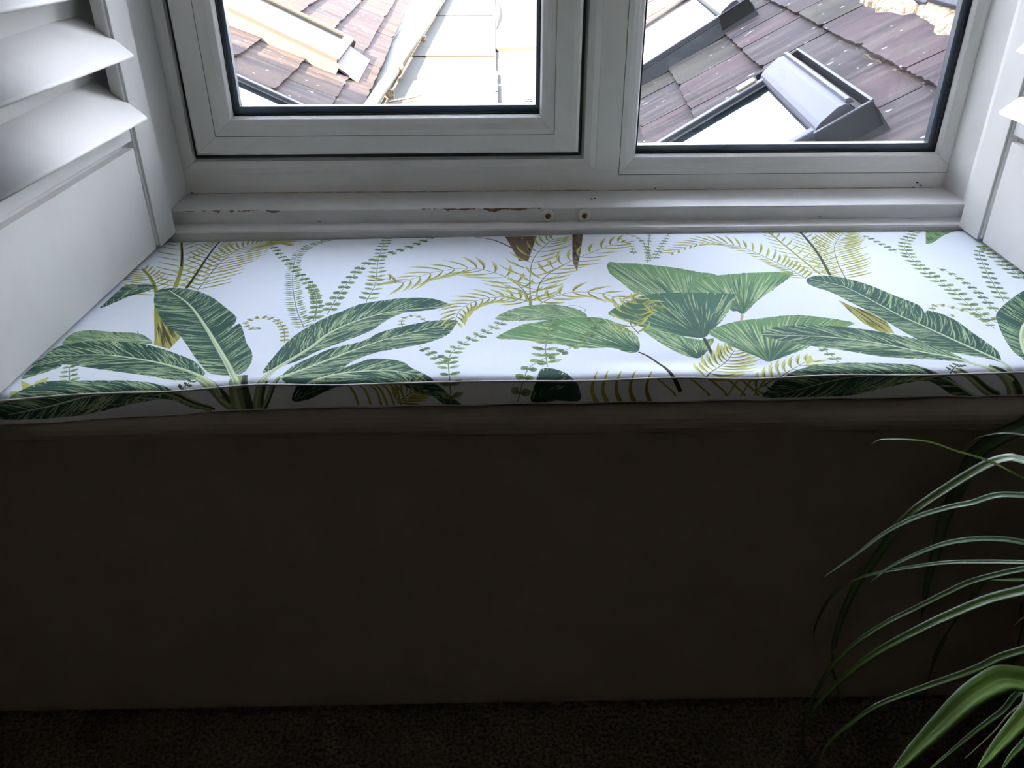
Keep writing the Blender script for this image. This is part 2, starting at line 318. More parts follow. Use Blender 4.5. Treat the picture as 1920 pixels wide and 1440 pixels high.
# tiny drain dot / marks
# ================================================================ SHUTTERS
def shutter(side,label,cat='shutter'):
    """local frame: face at x=0 (louvre side +x), panel runs -y from 0, z up from 0"""
    T=.028; Ln=.735; Hh=1.20; st=.078
    e=empty('window_shutter')
    tag(e,label,cat,'folded plantation shutters')
    def bead(x0,y,z0,z1):
        return bx(x0,x0+.0001,y,y,z0,z1)
    obj('stile',bx(-T,0,-st,0,0,Hh),PAINT,e,bevel=.0012); obj('stile',bx(-T,0,-Ln,-Ln+st,0,Hh),PAINT,e,bevel=.0012)
    # moulded inner edge beads
    for y0,y1 in ((-st-.007,-st),(-Ln+st,-Ln+st+.007)):
        obj('stile_bead',bx(-T+.003,-.004,y0,y1,0.004,Hh-.004),PAINT,e,bevel=.0018)
    obj('rail',bx(-T+.002,-.006,-Ln+st+.007,-st-.007,.203,.226),PAINT,e,bevel=.001)
    # lower solid panel, raised, with fielded edge
    py0,py1=-Ln+st+.007,-st-.007
    obj('panel',bx(-T+.004,-.017,py0,py1,0.002,.203),PAINT,e)
    bm=bmesh.new()
    a=[(-.0168,py0+.004,.002),(-.0168,py1-.010,.002),(-.0168,py1-.010,.193),(-.0168,py0+.004,.193)]
    b=[(-.002,py0+.005,.003),(-.002,py1-.011,.003),(-.002,py1-.011,.1925),(-.002,py0+.005,.1925)]
    A=[bm.verts.new(p) for p in a]; B=[bm.verts.new(p) for p in b]; bm.faces.new(B); bm.faces.new(A[::-1])
    for k in range(4): bm.faces.new([A[k],A[(k+1)%4],B[(k+1)%4],B[k]])
    obj('raised_field',bm,PAINT,e)
    obj('rail',bx(-T,0,-Ln+st,-st,Hh-.09,Hh),PAINT,e,bevel=.001)
    # louvres: elliptical blade, centre line x=-T/2, tilt front edge down
    tilt=math.radians(38); hw=.052; nseg=18
    prof=[]
    for k in range(nseg):
        a=2*math.pi*k/nseg; px=math.copysign(abs(math.cos(a))**.5,math.cos(a))*hw; pz=math.copysign(abs(math.sin(a))**.5,math.sin(a))*.0048*(.9+.25*(1-abs(px)/hw))
        prof.append((px,pz))
    me0=None
    zc=.271; 
    while zc<Hh-.13:
        if me0 is None:
            bm=bmesh.new(); E0=[];E1=[]
            for px,pz in prof:
                x=px*math.cos(tilt)+pz*math.sin(tilt); z=-px*math.sin(tilt)+pz*math.cos(tilt)
                E0.append(bm.verts.new((x,py0+.003,z))); E1.append(bm.verts.new((x,py1+.006,z)))
            bm.faces.new(E0); bm.faces.new(E1[::-1])
            for k in range(nseg): bm.faces.new([E0[k],E1[k],E1[(k+1)%nseg],E0[(k+1)%nseg]])
            bmesh.ops.recalc_face_normals(bm,faces=bm.faces[:]); me0=bpy.data.meshes.new('louvre'); bm.to_mesh(me0); bm.free()
            for p in me0.polygons: p.use_smooth=len(p.vertices)==4
        o=link('louvre',me0,PAINT,e); o.location=(-T/2,0,zc); zc+=.1045
    return e
sl=shutter('l','white louvred shutter folded against the reveal left of the window')
sl.location=(-.6465,1.605,.668); sl.rotation_euler=(0,0,math.radians(-1.9))
sr=shutter('r','white louvred shutter folded against the reveal right of the window')
# mirror: build matrix with negative x scale baked into meshes
seen=set()
for ch in sr.children:
    if ch.data.name not in seen:
        seen.add(ch.data.name)
        for v in ch.data.vertices: v.co.x*=-1
        ch.data.flip_normals()
    ch.location.x*=-1
sr.location=(.9335,1.600,.668); sr.rotation_euler=(0,0,math.radians(-1.9))
# ================================================================ FABRIC PRINT
FAB=json.loads('''[["Y","br",0,[[13,1589],[77,1588],[55,1449],[38,1449]],[]],["Y","br",0,[[149,1596],[171,1595],[156,1492],[141,1394],[137,1446]],[]],["T","br",[3,4],[[-47,1591],[-8,1564],[29,1514]],[]],["S","s",[17,9,4],[[-305,1172],[-330,1239],[-351,1311],[-369,1391],[-381,1478],[-369,1544],[-344,1583]],[]],["S","s2",[11.55,21,9.5],[[-293,1198],[-303,1266],[-319,1318],[-350,1382],[-401,1469],[-441,1546]],[]],["S","s2",[12.6,22.75,11.4],[[-278,1224],[-273,1294],[-259,1388],[-242,1447],[-207,1492],[-174,1529],[-136,1588]],[]],["S","s",[17.85,19.25,7.6],[[-222,1271],[-216,1346],[-223,1438],[-225,1511],[-222,1590]],[]],["S","s2",[11.55,19.25,9.5],[[-296,1198],[-303,1266],[-322,1333],[-331,1349]],[]],["S","sc",[7.2,12.6,6.4],[[-325,1124],[-336,1167],[-356,1203],[-382,1216],[-399,1204],[-400,1187],[-382,1171],[-375,1180]],[]],["S","sc",[6,12.6,4.8],[[-141,1168],[-154,1181],[-153,1208],[-134,1214],[-115,1193]],[]],["S","s",[14.7,15.75,7.6],[[-593,999],[-605,1027],[-617,1053]],[]],["Y","y",0,[[-641,993],[-643,1007],[-631,1022],[-628,1007],[-625,990],[-629,983]],[]],["Y","y",0,[[-666,1013],[-650,1003],[-632,988],[-641,978],[-655,993]],[]],["Y","y",0,[[-668,984],[-659,986],[-645,969],[-655,965]],[]],["P","y2",[55,45,14,2.6],[[-561,1339],[-585,1447],[-630,1580],[-645,1622]],[]],["P","y2",[50,60,15,2.6],[[-541,1335],[-546,1437],[-551,1519],[-556,1589]],[]],["P","y2",[50,75,26,3.12],[[-519,1327],[-517,1437],[-502,1528],[-467,1581],[-440,1586]],[]],["T","ol",[9,5],[[-522,1141],[-555,1231],[-589,1325],[-623,1389],[-650,1427]],[]],["P","y2",[60,35,10,2.6],[[-581,1302],[-604,1356],[-623,1389],[-650,1427]],[]],["F","o",0,[[-522,1123],[-540,1191],[-551,1231],[-518,1190],[-489,1146],[-493,1108]],[[-561,1251]]],["T","ol",[4,8],[[-630,1580],[-585,1447],[-561,1339]],[]],["T","bk",[3,3],[[-632,1586],[-605,1511],[-583,1438]],[]],["T","bk",[3.5,5],[[-557,1589],[-546,1437],[-541,1335]],[]],["Y","ol",0,[[-565,1172],[-545,1141],[-543,1128],[-554,1148]],[]],["B","d",1,[[-658,1259],[-654,1346],[-629,1355],[-604,1352],[-596,1340],[-610,1318],[-628,1303],[-642,1278]],[[-598,1344],[-637,1326],[-659,1261]]],["B","l",2,[[-662,1129],[-661,1165],[-640,1174],[-598,1167],[-564,1163],[-543,1150],[-526,1126],[-568,1130],[-616,1131],[-645,1123]],[[-529,1135],[-600,1143],[-662,1129]]],["B","d",1,[[-668,1018],[-666,1065],[-630,1059],[-642,1038]],[[-629,1058],[-668,1019]]],["S","bk",[10,9,4],[[-441,987],[-431,1002],[-428,1010]],[]],["T","ds",[14,22],[[-425,1022],[-395,992],[-382,974],[-368,957]],[]],["T","ds",[20,34],[[-367,1021],[-361,986],[-360,956]],[]],["T","ds",[12,16],[[-329,1005],[-338,969],[-339,957]],[]],["T","ds",[5,8],[[-305,1020],[-321,981],[-334,957]],[]],["B","d",7,[[-673,1059],[-669,1084],[-668,1109],[-656,1125],[-619,1137],[-574,1133],[-540,1126],[-508,1111],[-474,1090],[-447,1070],[-428,1048],[-417,1030],[-426,1020],[-429,1012],[-459,1013],[-492,1024],[-536,1035],[-570,1044],[-605,1055],[-630,1061]],[[-388,980],[-395,997],[-423,1025],[-461,1048],[-497,1066],[-544,1082],[-589,1091],[-674,1089]]],["B","v",9,[[-584,1302],[-588,1325],[-568,1338],[-529,1329],[-489,1300],[-452,1256],[-422,1214],[-420,1177],[-411,1192],[-397,1162],[-383,1125],[-368,1096],[-360,1068],[-360,1041],[-367,1024],[-375,1031],[-380,1024],[-405,1030],[-421,1043],[-447,1081],[-476,1128],[-497,1158],[-527,1190],[-552,1231],[-574,1273]],[[-361,994],[-385,1042],[-421,1109],[-464,1186],[-515,1268],[-568,1328]]],["B","d",7,[[-334,1025],[-333,1057],[-324,1118],[-307,1166],[-279,1211],[-255,1237],[-232,1261],[-190,1278],[-152,1286],[-113,1282],[-88,1264],[-81,1252],[-118,1235],[-152,1228],[-178,1202],[-199,1164],[-235,1128],[-267,1099],[-292,1067],[-318,1046]],[[-330,1001],[-318,1043],[-284,1106],[-261,1159],[-218,1206],[-165,1235],[-84,1250]]],["B","d",6,[[-305,1020],[-296,1051],[-278,1074],[-250,1105],[-208,1127],[-184,1157],[-142,1181],[-104,1196],[-68,1196],[-71,1173],[-82,1142],[-113,1116],[-146,1102],[-177,1092],[-201,1075],[-218,1054],[-227,1033],[-251,1008],[-265,997],[-299,1004]],[[-307,1012],[-272,1045],[-246,1070],[-217,1098],[-181,1127],[-140,1153],[-70,1189]]],["B","d",5,[[-272,980],[-264,1001],[-252,1014],[-226,1038],[-208,1054],[-187,1068],[-161,1066],[-139,1055],[-126,1037],[-108,1020],[-92,1001],[-117,999],[-215,1000],[-236,990]],[[-267,1000],[-231,1022],[-194,1031],[-157,1031],[-108,1015]]],["B","k",1,[[-290,973],[-284,992],[-277,999],[-250,1003],[-220,1005],[-211,1000],[-239,990],[-267,976]],[[-290,973],[-256,989],[-218,1001]]],["B","d",5,[[-677,959],[-666,966],[-651,988],[-631,1007],[-590,1009],[-546,1010],[-517,1010],[-485,1005],[-451,991],[-441,985],[-423,972],[-402,958],[-425,959],[-446,971],[-469,973],[-513,963],[-567,947],[-603,941],[-638,937],[-683,938]],[[-402,958],[-444,983],[-477,987],[-517,984],[-560,975],[-609,960],[-667,945]]],["T","ds",[8,12],[[-466,986],[-445,978],[-424,967],[-402,958]],[]],["P","ol",[30,30,6,2.5],[[-144,967],[-133,979],[-118,987]],[]],["T","ol",[2.5,3.5],[[-213,1000],[-203,985],[-199,965]],[]],["T","ol",[2.5,3.5],[[-196,999],[-186,985],[-182,965]],[]],["T","ol",[2.5,3.5],[[-181,999],[-171,985],[-167,964]],[]],["T","ol",[2.5,3.5],[[-174,999],[-164,985],[-159,964]],[]],["T","ol",[2.5,3.5],[[-164,999],[-154,985],[-149,964]],[]],["T","ol",[2.5,3.5],[[-154,999],[-144,985],[-139,964]],[]],["T","ol",[2.5,3.5],[[-147,999],[-137,985],[-132,964]],[]],["B","d",1,[[-134,999],[-95,1000],[-68,978],[-56,963],[-79,964],[-93,978],[-118,987]],[[-127,999],[-79,971]]],["B","l",1,[[-7,1201],[18,1234],[51,1250],[92,1253],[126,1235],[138,1217],[139,1197],[108,1190],[65,1194],[23,1192]],[[138,1200],[66,1216],[-7,1201]]],["F","f",0,[[-5,1134],[31,1174],[59,1186],[108,1201],[162,1200],[190,1173],[208,1141],[211,1111],[204,1081],[186,1080],[167,1095],[130,1096],[101,1105],[62,1118],[22,1128]],[[207,1080]]],["T","bk",[3,6],[[205,1080],[220,1063],[232,1039],[241,1010],[254,983]],[]],["S","s",[15.75,17.5,7.6],[[-69,966],[-70,1001],[-74,1061],[-64,1100],[-38,1135],[-11,1165],[12,1204],[18,1224]],[]],["S","s2",[12.6,17.5,9.5],[[-72,1045],[-80,1051],[-99,1079],[-120,1107]],[]],["S","s2",[13.65,24.5,11.4],[[24,968],[32,1000],[43,1037],[67,1066],[100,1091],[133,1131],[156,1168],[156,1193],[142,1194]],[]],["S","s",[23.1,21,9.5],[[68,1037],[68,1092],[75,1145],[81,1176]],[]],["T","s",[1.2,1.2],[[81,1176],[96,1222],[118,1249],[140,1234],[135,1214]],[]],["S","s",[6.3,15.75,5.7],[[282,1443],[282,1549],[257,1595]],[]],["S","s",[5.25,17.5,5.7],[[275,1432],[303,1587]],[]],["S","s",[8.4,15.75,5.7],[[289,1448],[317,1523],[344,1592]],[]],["S","s",[6.3,15.75,5.7],[[256,1477],[256,1525],[240,1563]],[]],["F","f",0,[[199,1423],[207,1439],[223,1433],[255,1430],[294,1418],[332,1403],[357,1387],[389,1370],[372,1297],[320,1294],[242,1289],[226,1310],[212,1350],[199,1386]],[[310,1185]]],["T","pk",[4,4],[[392,1208],[383,1179]],[]],["F","f",0,[[330,1332],[363,1361],[414,1375],[472,1382],[528,1380],[505,1347],[469,1304],[430,1259],[395,1210],[387,1220],[377,1225],[377,1288],[330,1298]],[[392,1203]]],["F","f",0,[[222,1159],[242,1155],[279,1131],[307,1119],[326,1122],[309,1086],[293,1064],[279,1065],[259,1083],[241,1113]],[[292,1060]]],["T","bk",[5,5],[[312,1126],[312,1061]],[]],["F","g",0,[[177,1220],[219,1264],[257,1291],[319,1296],[371,1292],[400,1287],[391,1260],[366,1208],[342,1168],[321,1137],[308,1126],[279,1133],[241,1151],[217,1171],[192,1196]],[[311,1124]]],["P","y",[40.3,40.3,14,5.95],[[48,1265],[16,1284],[-20,1281],[-49,1260],[-66,1226],[-71,1179]],[]],["P","y",[58.9,46.5,17,6.3],[[51,1265],[41,1317],[11,1373],[-28,1407],[-60,1416],[-111,1401],[-147,1373],[-176,1349],[-201,1374]],[]],["P","y",[58.9,62,12,5.25],[[52,1257],[55,1364],[65,1457],[92,1532],[112,1571]],[]],["P","y",[55.8,52.7,13,5.6],[[62,1279],[73,1347],[101,1404],[144,1455],[200,1510],[247,1552]],[]],["P","y",[37.2,40.3,9,7.35],[[68,1257],[94,1285],[131,1303],[176,1294],[206,1272],[238,1282]],[]],["P","y",[40.3,40.3,8,7],[[215,1140],[207,1179],[217,1220],[237,1259],[256,1237]],[]],["P","y",[40.3,46.5,10,5.95],[[286,1003],[310,1031],[332,1057],[349,1085]],[]],["P","y",[34.1,40.3,8,5.25],[[358,984],[387,1002],[415,1022],[449,1048]],[]],["T","ol",[6,5],[[52,1250],[53,1286]],[]],["T","yo",[7,1],[[137,964],[129,985],[131,1002],[138,1022]],[]],["T","yo",[7,1],[[152,964],[144,985],[146,1002],[153,1022]],[]],["T","yo",[7,1],[[171,964],[163,985],[164,1002],[172,1021]],[]],["T","yo",[7,1],[[191,964],[183,984],[184,1002],[192,1021]],[]],["T","yo",[7,1],[[214,963],[206,984],[207,1001],[215,1020]],[]],["T","ol",[2.5,3],[[220,1003],[241,985],[248,976]],[]],["T","ol",[2.5,3],[[267,1003],[288,985],[296,976]],[]],["T","ol",[2.5,3],[[292,1003],[314,985],[321,975]],[]],["T","ol",[2.5,3],[[318,1003],[339,984],[347,975]],[]],["T","ol",[2.5,3],[[337,1002],[358,984],[366,975]],[]],["T","yo",[2,4],[[321,975],[334,999],[355,1002]],[]],["T","yo",[2,4],[[340,975],[353,999],[374,1002]],[]],["T","yo",[2,4],[[359,975],[372,999],[393,1002]],[]],["T","yo",[2,4],[[379,975],[391,998],[412,1002]],[]],["T","yo",[2,4],[[398,975],[410,998],[431,1002]],[]],["F","f",0,[[323,1145],[349,1168],[381,1183],[426,1194],[464,1202],[493,1201],[531,1188],[560,1171],[534,1155],[482,1126],[464,1093],[430,1069],[391,1048],[376,1063],[356,1085],[336,1114]],[[389,1044]]],["Y","ol",0,[[521,1180],[536,1171],[546,1159],[533,1163]],[]],["S","s",[10.5,15.75,7.6],[[486,1037],[482,1068],[473,1089]],[]],["Y","y",0,[[445,1055],[454,1061],[452,1041],[437,1031]],[]],["P","y2",[26,50,26,2.86],[[542,1351],[527,1393],[511,1431],[478,1495],[436,1533],[383,1528],[321,1476]],[]],["P","y2",[36,40,10,2.08],[[574,1369],[559,1481],[545,1594]],[]],["P","y2",[46,46,11,2.34],[[588,1365],[605,1480],[612,1592]],[]],["P","y2",[60,70,23,3.12],[[612,1350],[627,1434],[652,1515],[697,1590]],[]],["T","ol",[4,4],[[545,1594],[559,1481],[574,1369]],[]],["T","bk",[5,5],[[610,1594],[605,1480],[590,1365]],[]],["F","o",0,[[566,1260],[580,1233],[599,1215],[613,1177],[608,1134],[589,1137],[574,1170],[569,1212]],[[566,1274]]],["S","s2",[9.45,21,9.5],[[805,1206],[814,1296],[809,1365],[796,1397]],[]],["S","s",[17.85,19.25,9.5],[[784,1165],[774,1215],[776,1297],[767,1376],[773,1464],[792,1523],[850,1599]],[]],["S","s2",[13.65,22.75,9.5],[[838,1244],[860,1323],[886,1405],[912,1472],[936,1501]],[]],["S","s",[16.8,19.25,9.5],[[925,1332],[925,1394],[929,1449],[931,1501]],[]],["S","s2",[8.4,15.75,7.6],[[755,1476],[748,1506],[729,1569]],[]],["S","sc",[7.2,15.4,6.4],[[770,1146],[765,1199],[742,1225],[725,1236],[709,1226],[705,1200],[728,1195]],[]],["Y","pt",0,[[830,1516],[867,1598],[929,1594],[888,1565],[846,1522]],[]],["S","bk",[10,9,4],[[636,1011],[656,1030],[660,1023]],[]],["T","ds",[10,16],[[648,1017],[688,985],[712,970]],[]],["T","ds",[14,22],[[695,1022],[723,996],[741,970]],[]],["B","d",6,[[403,1135],[419,1154],[456,1164],[488,1166],[535,1159],[572,1147],[607,1130],[636,1111],[658,1078],[670,1049],[678,1032],[667,1036],[624,1047],[577,1052],[548,1059],[505,1078],[464,1093],[432,1108],[415,1120]],[[727,996],[684,1026],[658,1051],[619,1073],[565,1104],[505,1123],[402,1134]]],["B","v",5,[[544,1351],[570,1365],[600,1358],[636,1329],[670,1271],[691,1235],[686,1199],[697,1215],[722,1183],[729,1127],[733,1076],[720,1036],[706,1044],[666,1067],[648,1085],[631,1122],[620,1153],[605,1202],[585,1246],[565,1292],[540,1322]],[[722,1010],[720,1033],[695,1092],[666,1154],[641,1203],[615,1274],[593,1318],[548,1351]]],["B","d",3,[[405,1011],[443,1028],[490,1035],[554,1035],[591,1031],[610,1017],[643,996],[679,970],[649,972],[611,995],[579,995],[534,984],[488,972],[408,971],[372,973],[388,998]],[[682,970],[629,1000],[589,1009],[529,1007],[467,998],[391,975]]],["B","v",9,[[800,1198],[838,1240],[895,1289],[927,1298],[830,1117],[758,1020],[755,1044],[755,1068],[769,1119],[785,1165]],[[758,1020],[782,1089],[821,1156],[878,1213]]],["B","k2",0,[[44,968],[50,1000],[58,1029],[68,1034],[83,1028],[97,1013],[109,994],[112,969],[82,969]],[[44,970],[81,997],[106,1000]]]]''')
RES=2.0; U0,V0,UW,VH=-720,930,1700,680
Wp,Hp=int(UW*RES),int(VH*RES)
img=np.empty((Hp,Wp,3),np.float32); img[:]=np.array([230,236,244],np.float32)/255
def pxy(p): return np.array([((x-U0)*RES,(y-V0)*RES) for x,y in p],np.float32)
def mask(pts):
    """pts px; returns (x0,y0,bool array)"""
    x0=int(max(0,math.floor(pts[:,0].min()))); x1=int(min(Wp,math.ceil(pts[:,0].max())+1)); y0=int(max(0,math.floor(pts[:,1].min()))); y1=int(min(Hp,math.ceil(pts[:,1].max())+1))
    if x1<=x0 or y1<=y0: return None
    X=np.arange(x0,x1)[None,:]+.5; Y=np.arange(y0,y1)[:,None]+.5
    ins=np.zeros((y1-y0,x1-x0),bool); n=len(pts)
    for i in range(n):
        ax,ay=pts[i]; bx_,by_=pts[(i+1)%n]
        if ay==by_: continue
        c=((ay>Y)!=(by_>Y)); xi=(bx_-ax)*(Y-ay)/(by_-ay)+ax
        ins^=(c&(X<xi))
    return x0,y0,ins
def paint(m,col,al=1.0,clip=None):
    if m is None: return
    x0,y0,k=m; h,w_=k.shape
    if clip is not None:
        cx,cy,ck=clip; ax0=max(x0,cx); ay0=max(y0,cy); ax1=min(x0+w_,cx+ck.shape[1]); ay1=min(y0+h,cy+ck.shape[0])
        if ax1<=ax0 or ay1<=ay0: return
        k=k[ay0-y0:ay1-y0,ax0-x0:ax1-x0]&ck[ay0-cy:ay1-cy,ax0-cx:ax1-cx]; x0,y0=ax0,ay0; h,w_=k.shape
    s=img[y0:y0+h,x0:x0+w_]; c=np.array(col,np.float32)/255
    s[k]=s[k]*(1-al)+c*al
def smoothline(pts,n=40):
    p=np.array(pts,float); 
    if len(p)<3: 
        t=np.linspace(0,1,n)[:,None]; return p[0]*(1-t)+p[-1]*t
    P=np.vstack([2*p[0]-p[1],p,2*p[-1]-p[-2]]); out=[]
    per=max(2,n//(len(p)-1))
    for i in range(1,len(P)-2):
        for k in range(per):
            t=k/per; a,b,c,d=P[i-1],P[i],P[i+1],P[i+2]
            out.append(.5*((2*b)+(-a+c)*t+(2*a-5*b+4*c-d)*t*t+(-a+3*b-3*c+d)*t**3))
    out.append(P[-2]); return np.array(out)
def ribbon(line,w0,w1,prof=None):
    t=np.gradient(line,axis=0); nrm=np.stack([-t[:,1],t[:,0]],1); nrm/=np.linalg.norm(nrm,axis=1)[:,None]+1e-6
    s=np.linspace(0,1,len(line)); w_=(w0+(w1-w0)*s)/2
    if prof is not None: w_=w_*prof(s)
    return np.vstack([line+nrm*w_[:,None],(line-nrm*w_[:,None])[::-1]])
def lens(p,d,L,w_,bend=0,n=8):
    d=d/(np.linalg.norm(d)+1e-6); q=np.array([-d[1],d[0]]); s=np.linspace(0,1,n)
    line=p+np.outer(s*L,d)+np.outer(bend*L*s*s,q)
    return ribbon(line,w_,w_,lambda s:np.sin(np.pi*np.clip(s,0.04,.985))**.8)
DK=(52,88,76); DK2=(40,74,64); MD=(112,146,104); PL=(196,212,168); PL2=(216,226,190); OL=(150,152,66); YG=(196,200,116); YG2=(170,174,84); BK=(60,62,40); BR=(104,86,66)
def mixc(a,b,t): return tuple(a[i]*(1-t)+b[i]*t for i in range(3))
def strokes_banana(out,mid,style,mw):
    po=pxy(smoothline_closed(out)); m=mask(po)
    if m is None: return
    base={'d':DK,'v':DK,'l':(120,154,110),'k':(30,50,42),'k2':(44,74,64)}[style]; paint(m,base)
    ml=smoothline([(( x-U0)*RES,(y-V0)*RES) for x,y in mid],60)
    tg=np.gradient(ml,axis=0); L=np.linalg.norm(np.diff(ml,axis=0),axis=1).sum(); ext=max(po[:,0].max()-po[:,0].min(),po[:,1].max()-po[:,1].min())
    n=int(L*1.1)
    ph=rng.uniform(0,6,4)
    for i in range(n):
        u=rng.random(); j=int(u*(len(ml)-1)); t=tg[j]/(np.linalg.norm(tg[j])+1e-6); sd=1 if rng.random()<.5 else -1
        ang=math.radians(62 if style=='v' else 40)*sd*rng.uniform(.85,1.15); d=np.array([t[0]*math.cos(ang)-t[1]*math.sin(ang),t[0]*math.sin(ang)+t[1]*math.cos(ang)])
        # light bands that drift along the leaf, different on each side
        band=.5+.5*math.sin(u*17+ph[0 if sd>0 else 1])*math.cos(u*7+ph[2]) ; light=rng.random()<(.25+.6*band)*(1.0 if style[0]!='k' else .15)
        st=rng.uniform(0,ext*.25) if rng.random()<.6 else 0
        Ls=rng.uniform(.12,.42)*ext*.6
        if light: col=mixc(PL,MD,rng.random()*.8); al=.85; wd=rng.uniform(1.8,4.4)
        else: col=mixc(DK2,DK,rng.random()); al=.8; wd=rng.uniform(1.5,4.5)
        if style=='l': col=mixc(col,PL,.35)
        paint(mask(lens(ml[j]+d*st,d,Ls,wd*RES*.55,-.22*sd)),col,al,m)
    for i in range(int(len(po)*.8)):
        j=rng.integers(len(po)); e=po[j]; q=ml[np.argmin(((ml-e)**2).sum(1))]; d=e-q; Ld=np.linalg.norm(d)
        if Ld<24: continue
        d=d/Ld; jj=min(int(np.argmin(((ml-e)**2).sum(1))),len(tg)-1); d=d+.7*tg[jj]/(np.linalg.norm(tg[jj])+1e-6); d/=np.linalg.norm(d)
        paint(mask(lens(e-d*16,d,rng.uniform(15,21),rng.uniform(3,5))),mixc(DK,MD,rng.random()) if rng.random()<.7 else PL,.85)
    # crisp darker rim
    if mw>0:
        rb=ribbon(ml,mw*RES*1.25,mw*RES*.25); paint(mask(rb),mixc(PL,MD,.55),.9)
        rb=ribbon(ml,mw*RES,mw*RES*.18); paint(mask(rb),PL2 if style!='k' else MD,.95)
        # shaded side of the rib
        rb=ribbon(ml+np.array([0,-mw*.5]),mw*.35*RES,.5); paint(mask(rb),mixc(PL,MD,.6),.6)
def smoothline_closed(p):
    p=np.array(p,float); n=len(p); out=[]
    for i in range(n):
        a,b,c,d=p[i-1],p[i],p[(i+1)%n],p[(i+2)%n]
        for k in range(4):
            t=k/4; q=.5*((2*b)+(-a+c)*t+(2*a-5*b+4*c-d)*t*t+(-a+3*b-3*c+d)*t**3)
            out.append(q if np.linalg.norm(c-b)<80 else b*(1-t)+c*t)
    return out
def strokes_fan(out,hub,style):
    po=pxy(smoothline_closed(out) if style!='o' else [tuple(np.array(out[i])*(1-k/4)+np.array(out[(i+1)%len(out)])*k/4) for i in range(len(out)) for k in range(4)]); m=mask(po)
    if m is None: return
    base={'f':(104,146,96),'g':(66,110,88),'o':(168,168,90)}[style]; paint(m,base)
    h=pxy(hub)[0]; P_=po; n=int(len(P_)*9)
    # angular pleats
    for i in range(n):
        a=P_[rng.integers(len(P_))]; b=P_[(rng.integers(len(P_)))]
        k=rng.random(); j=rng.integers(len(P_)); e=P_[j]*(1-k)+P_[(j+1)%len(P_)]*k
        d=e-h; L=np.linalg.norm(d)
        if L<8: continue
        d=d/L; r=rng.random()
        if style=='o': col=OL if r<.25 else (70,60,42) if r<.7 else YG; s0=rng.uniform(.1,.5); Ls=rng.uniform(.4,.7)*L; wd=rng.uniform(2,5)
        else:
            if r<.40: col=mixc(DK,MD,rng.random()*.6); s0=rng.uniform(0,.55); Ls=rng.uniform(.25,.6)*L
            else: col=mixc((206,222,172),MD,rng.random()*.75); s0=rng.uniform(.2,.7); Ls=rng.uniform(.2,.45)*L
            if style=='g' and r<.62 : col=mixc(DK,MD,rng.random()*.3); s0=rng.uniform(0,.4)
            wd=rng.uniform(2,4.2)
        paint(mask(lens(h+d*s0*L,d,Ls,wd*RES*.6,rng.uniform(-.03,.03))),col,.8,m)
    if style!='o':
        for i in range(int(len(P_)*1.2)):
            k=rng.random(); j=rng.integers(len(P_)); e=P_[j]*(1-k)+P_[(j+1)%len(P_)]*k; d=e-h; L=np.linalg.norm(d)
            if L<60: continue
            d=d/L; paint(mask(lens(e-d*14,d,rng.uniform(15,20),rng.uniform(3,6))),mixc((190,210,156),DK,rng.random()),.85)
    # darker heart near the hub
    for i in range(40):
        j=rng.integers(len(P_)); d=P_[j]-h; L=np.linalg.norm(d)
        if L>8: paint(mask(lens(h,d,L*rng.uniform(.25,.5),4*RES*.6)),DK if style!='o' else OL,.55,m)
def do_palm(mid,ll,rl,n,w_,style):
    ml=smoothline([((x-U0)*RES,(y-V0)*RES) for x,y in mid],80); tg=np.gradient(ml,axis=0)
    for i in range(n):
        u=(i+.4)/n; j=int(u*(len(ml)-1)); t=tg[j]/(np.linalg.norm(tg[j])+1e-6)
        for sd,LL in ((1,ll),(-1,rl)):
            ang=math.radians((80 if style=='y' else 66)-26*u)*sd; d=np.array([t[0]*math.cos(ang)-t[1]*math.sin(ang),t[0]*math.sin(ang)+t[1]*math.cos(ang)])
            Ls=LL*RES*(.55+.6*math.sin(math.pi*min(1,.15+.8*u)))*rng.uniform(.85,1.15)
            c1,c2=(YG,YG2) if style=='y' else (mixc(YG,OL,.3),OL)
            bend=(.50 if style=='y' else .16)*(-sd)
            paint(mask(lens(ml[j],d,Ls,w_*RES*(.95 if style=='y' else 1.7),bend,10)),mixc(c1,c2,rng.random()),.95)
            paint(mask(lens(ml[j],d,Ls*.75,w_*RES*.4,bend,8)),mixc(OL,BK,rng.random()*.8),.8)
    paint(mask(ribbon(ml,1.9*RES,.8*RES)),mixc(OL,BK,.5),1)
def do_sprig(mid,ll,gap,w_,style):
    ml=smoothline([((x-U0)*RES,(y-V0)*RES) for x,y in mid],120); seg=np.linalg.norm(np.diff(ml,axis=0),axis=1); cum=np.concatenate([[0],np.cumsum(seg)]); L=cum[-1]; tg=np.gradient(ml,axis=0)
    k=0; s=gap*.6*RES
    while s<L:
        j=int(np.searchsorted(cum,s)); j=min(j,len(ml)-1); t=tg[j]/(np.linalg.norm(tg[j])+1e-6); u=s/L
        for sd in (1,-1):
            ang=math.radians(72)*sd; d=np.array([t[0]*math.cos(ang)-t[1]*math.sin(ang),t[0]*math.sin(ang)+t[1]*math.cos(ang)])
            c={'s':mixc((168,190,138),(104,130,84),rng.random()),'s2':mixc((146,168,116),(86,112,80),rng.random()),'sc':(164,168,110),'bk':(64,76,48)}[style]
            Ls=ll*RES*(1.1-.45*u)*rng.uniform(.85,1.1)
            paint(mask(lens(ml[j]+d*1.2,d,Ls,w_*RES*1.15,-.10*sd)),c,.95)
            paint(mask(lens(ml[j]+d*1.2,d,Ls*.6,w_*RES*.5,-.10*sd)),mixc(c,(60,80,50),.6),.8)
        s+=gap*RES; k+=1
    paint(mask(ribbon(ml,1.5*RES,1.0*RES)),(110,132,84) if style!='bk' else BK,1)
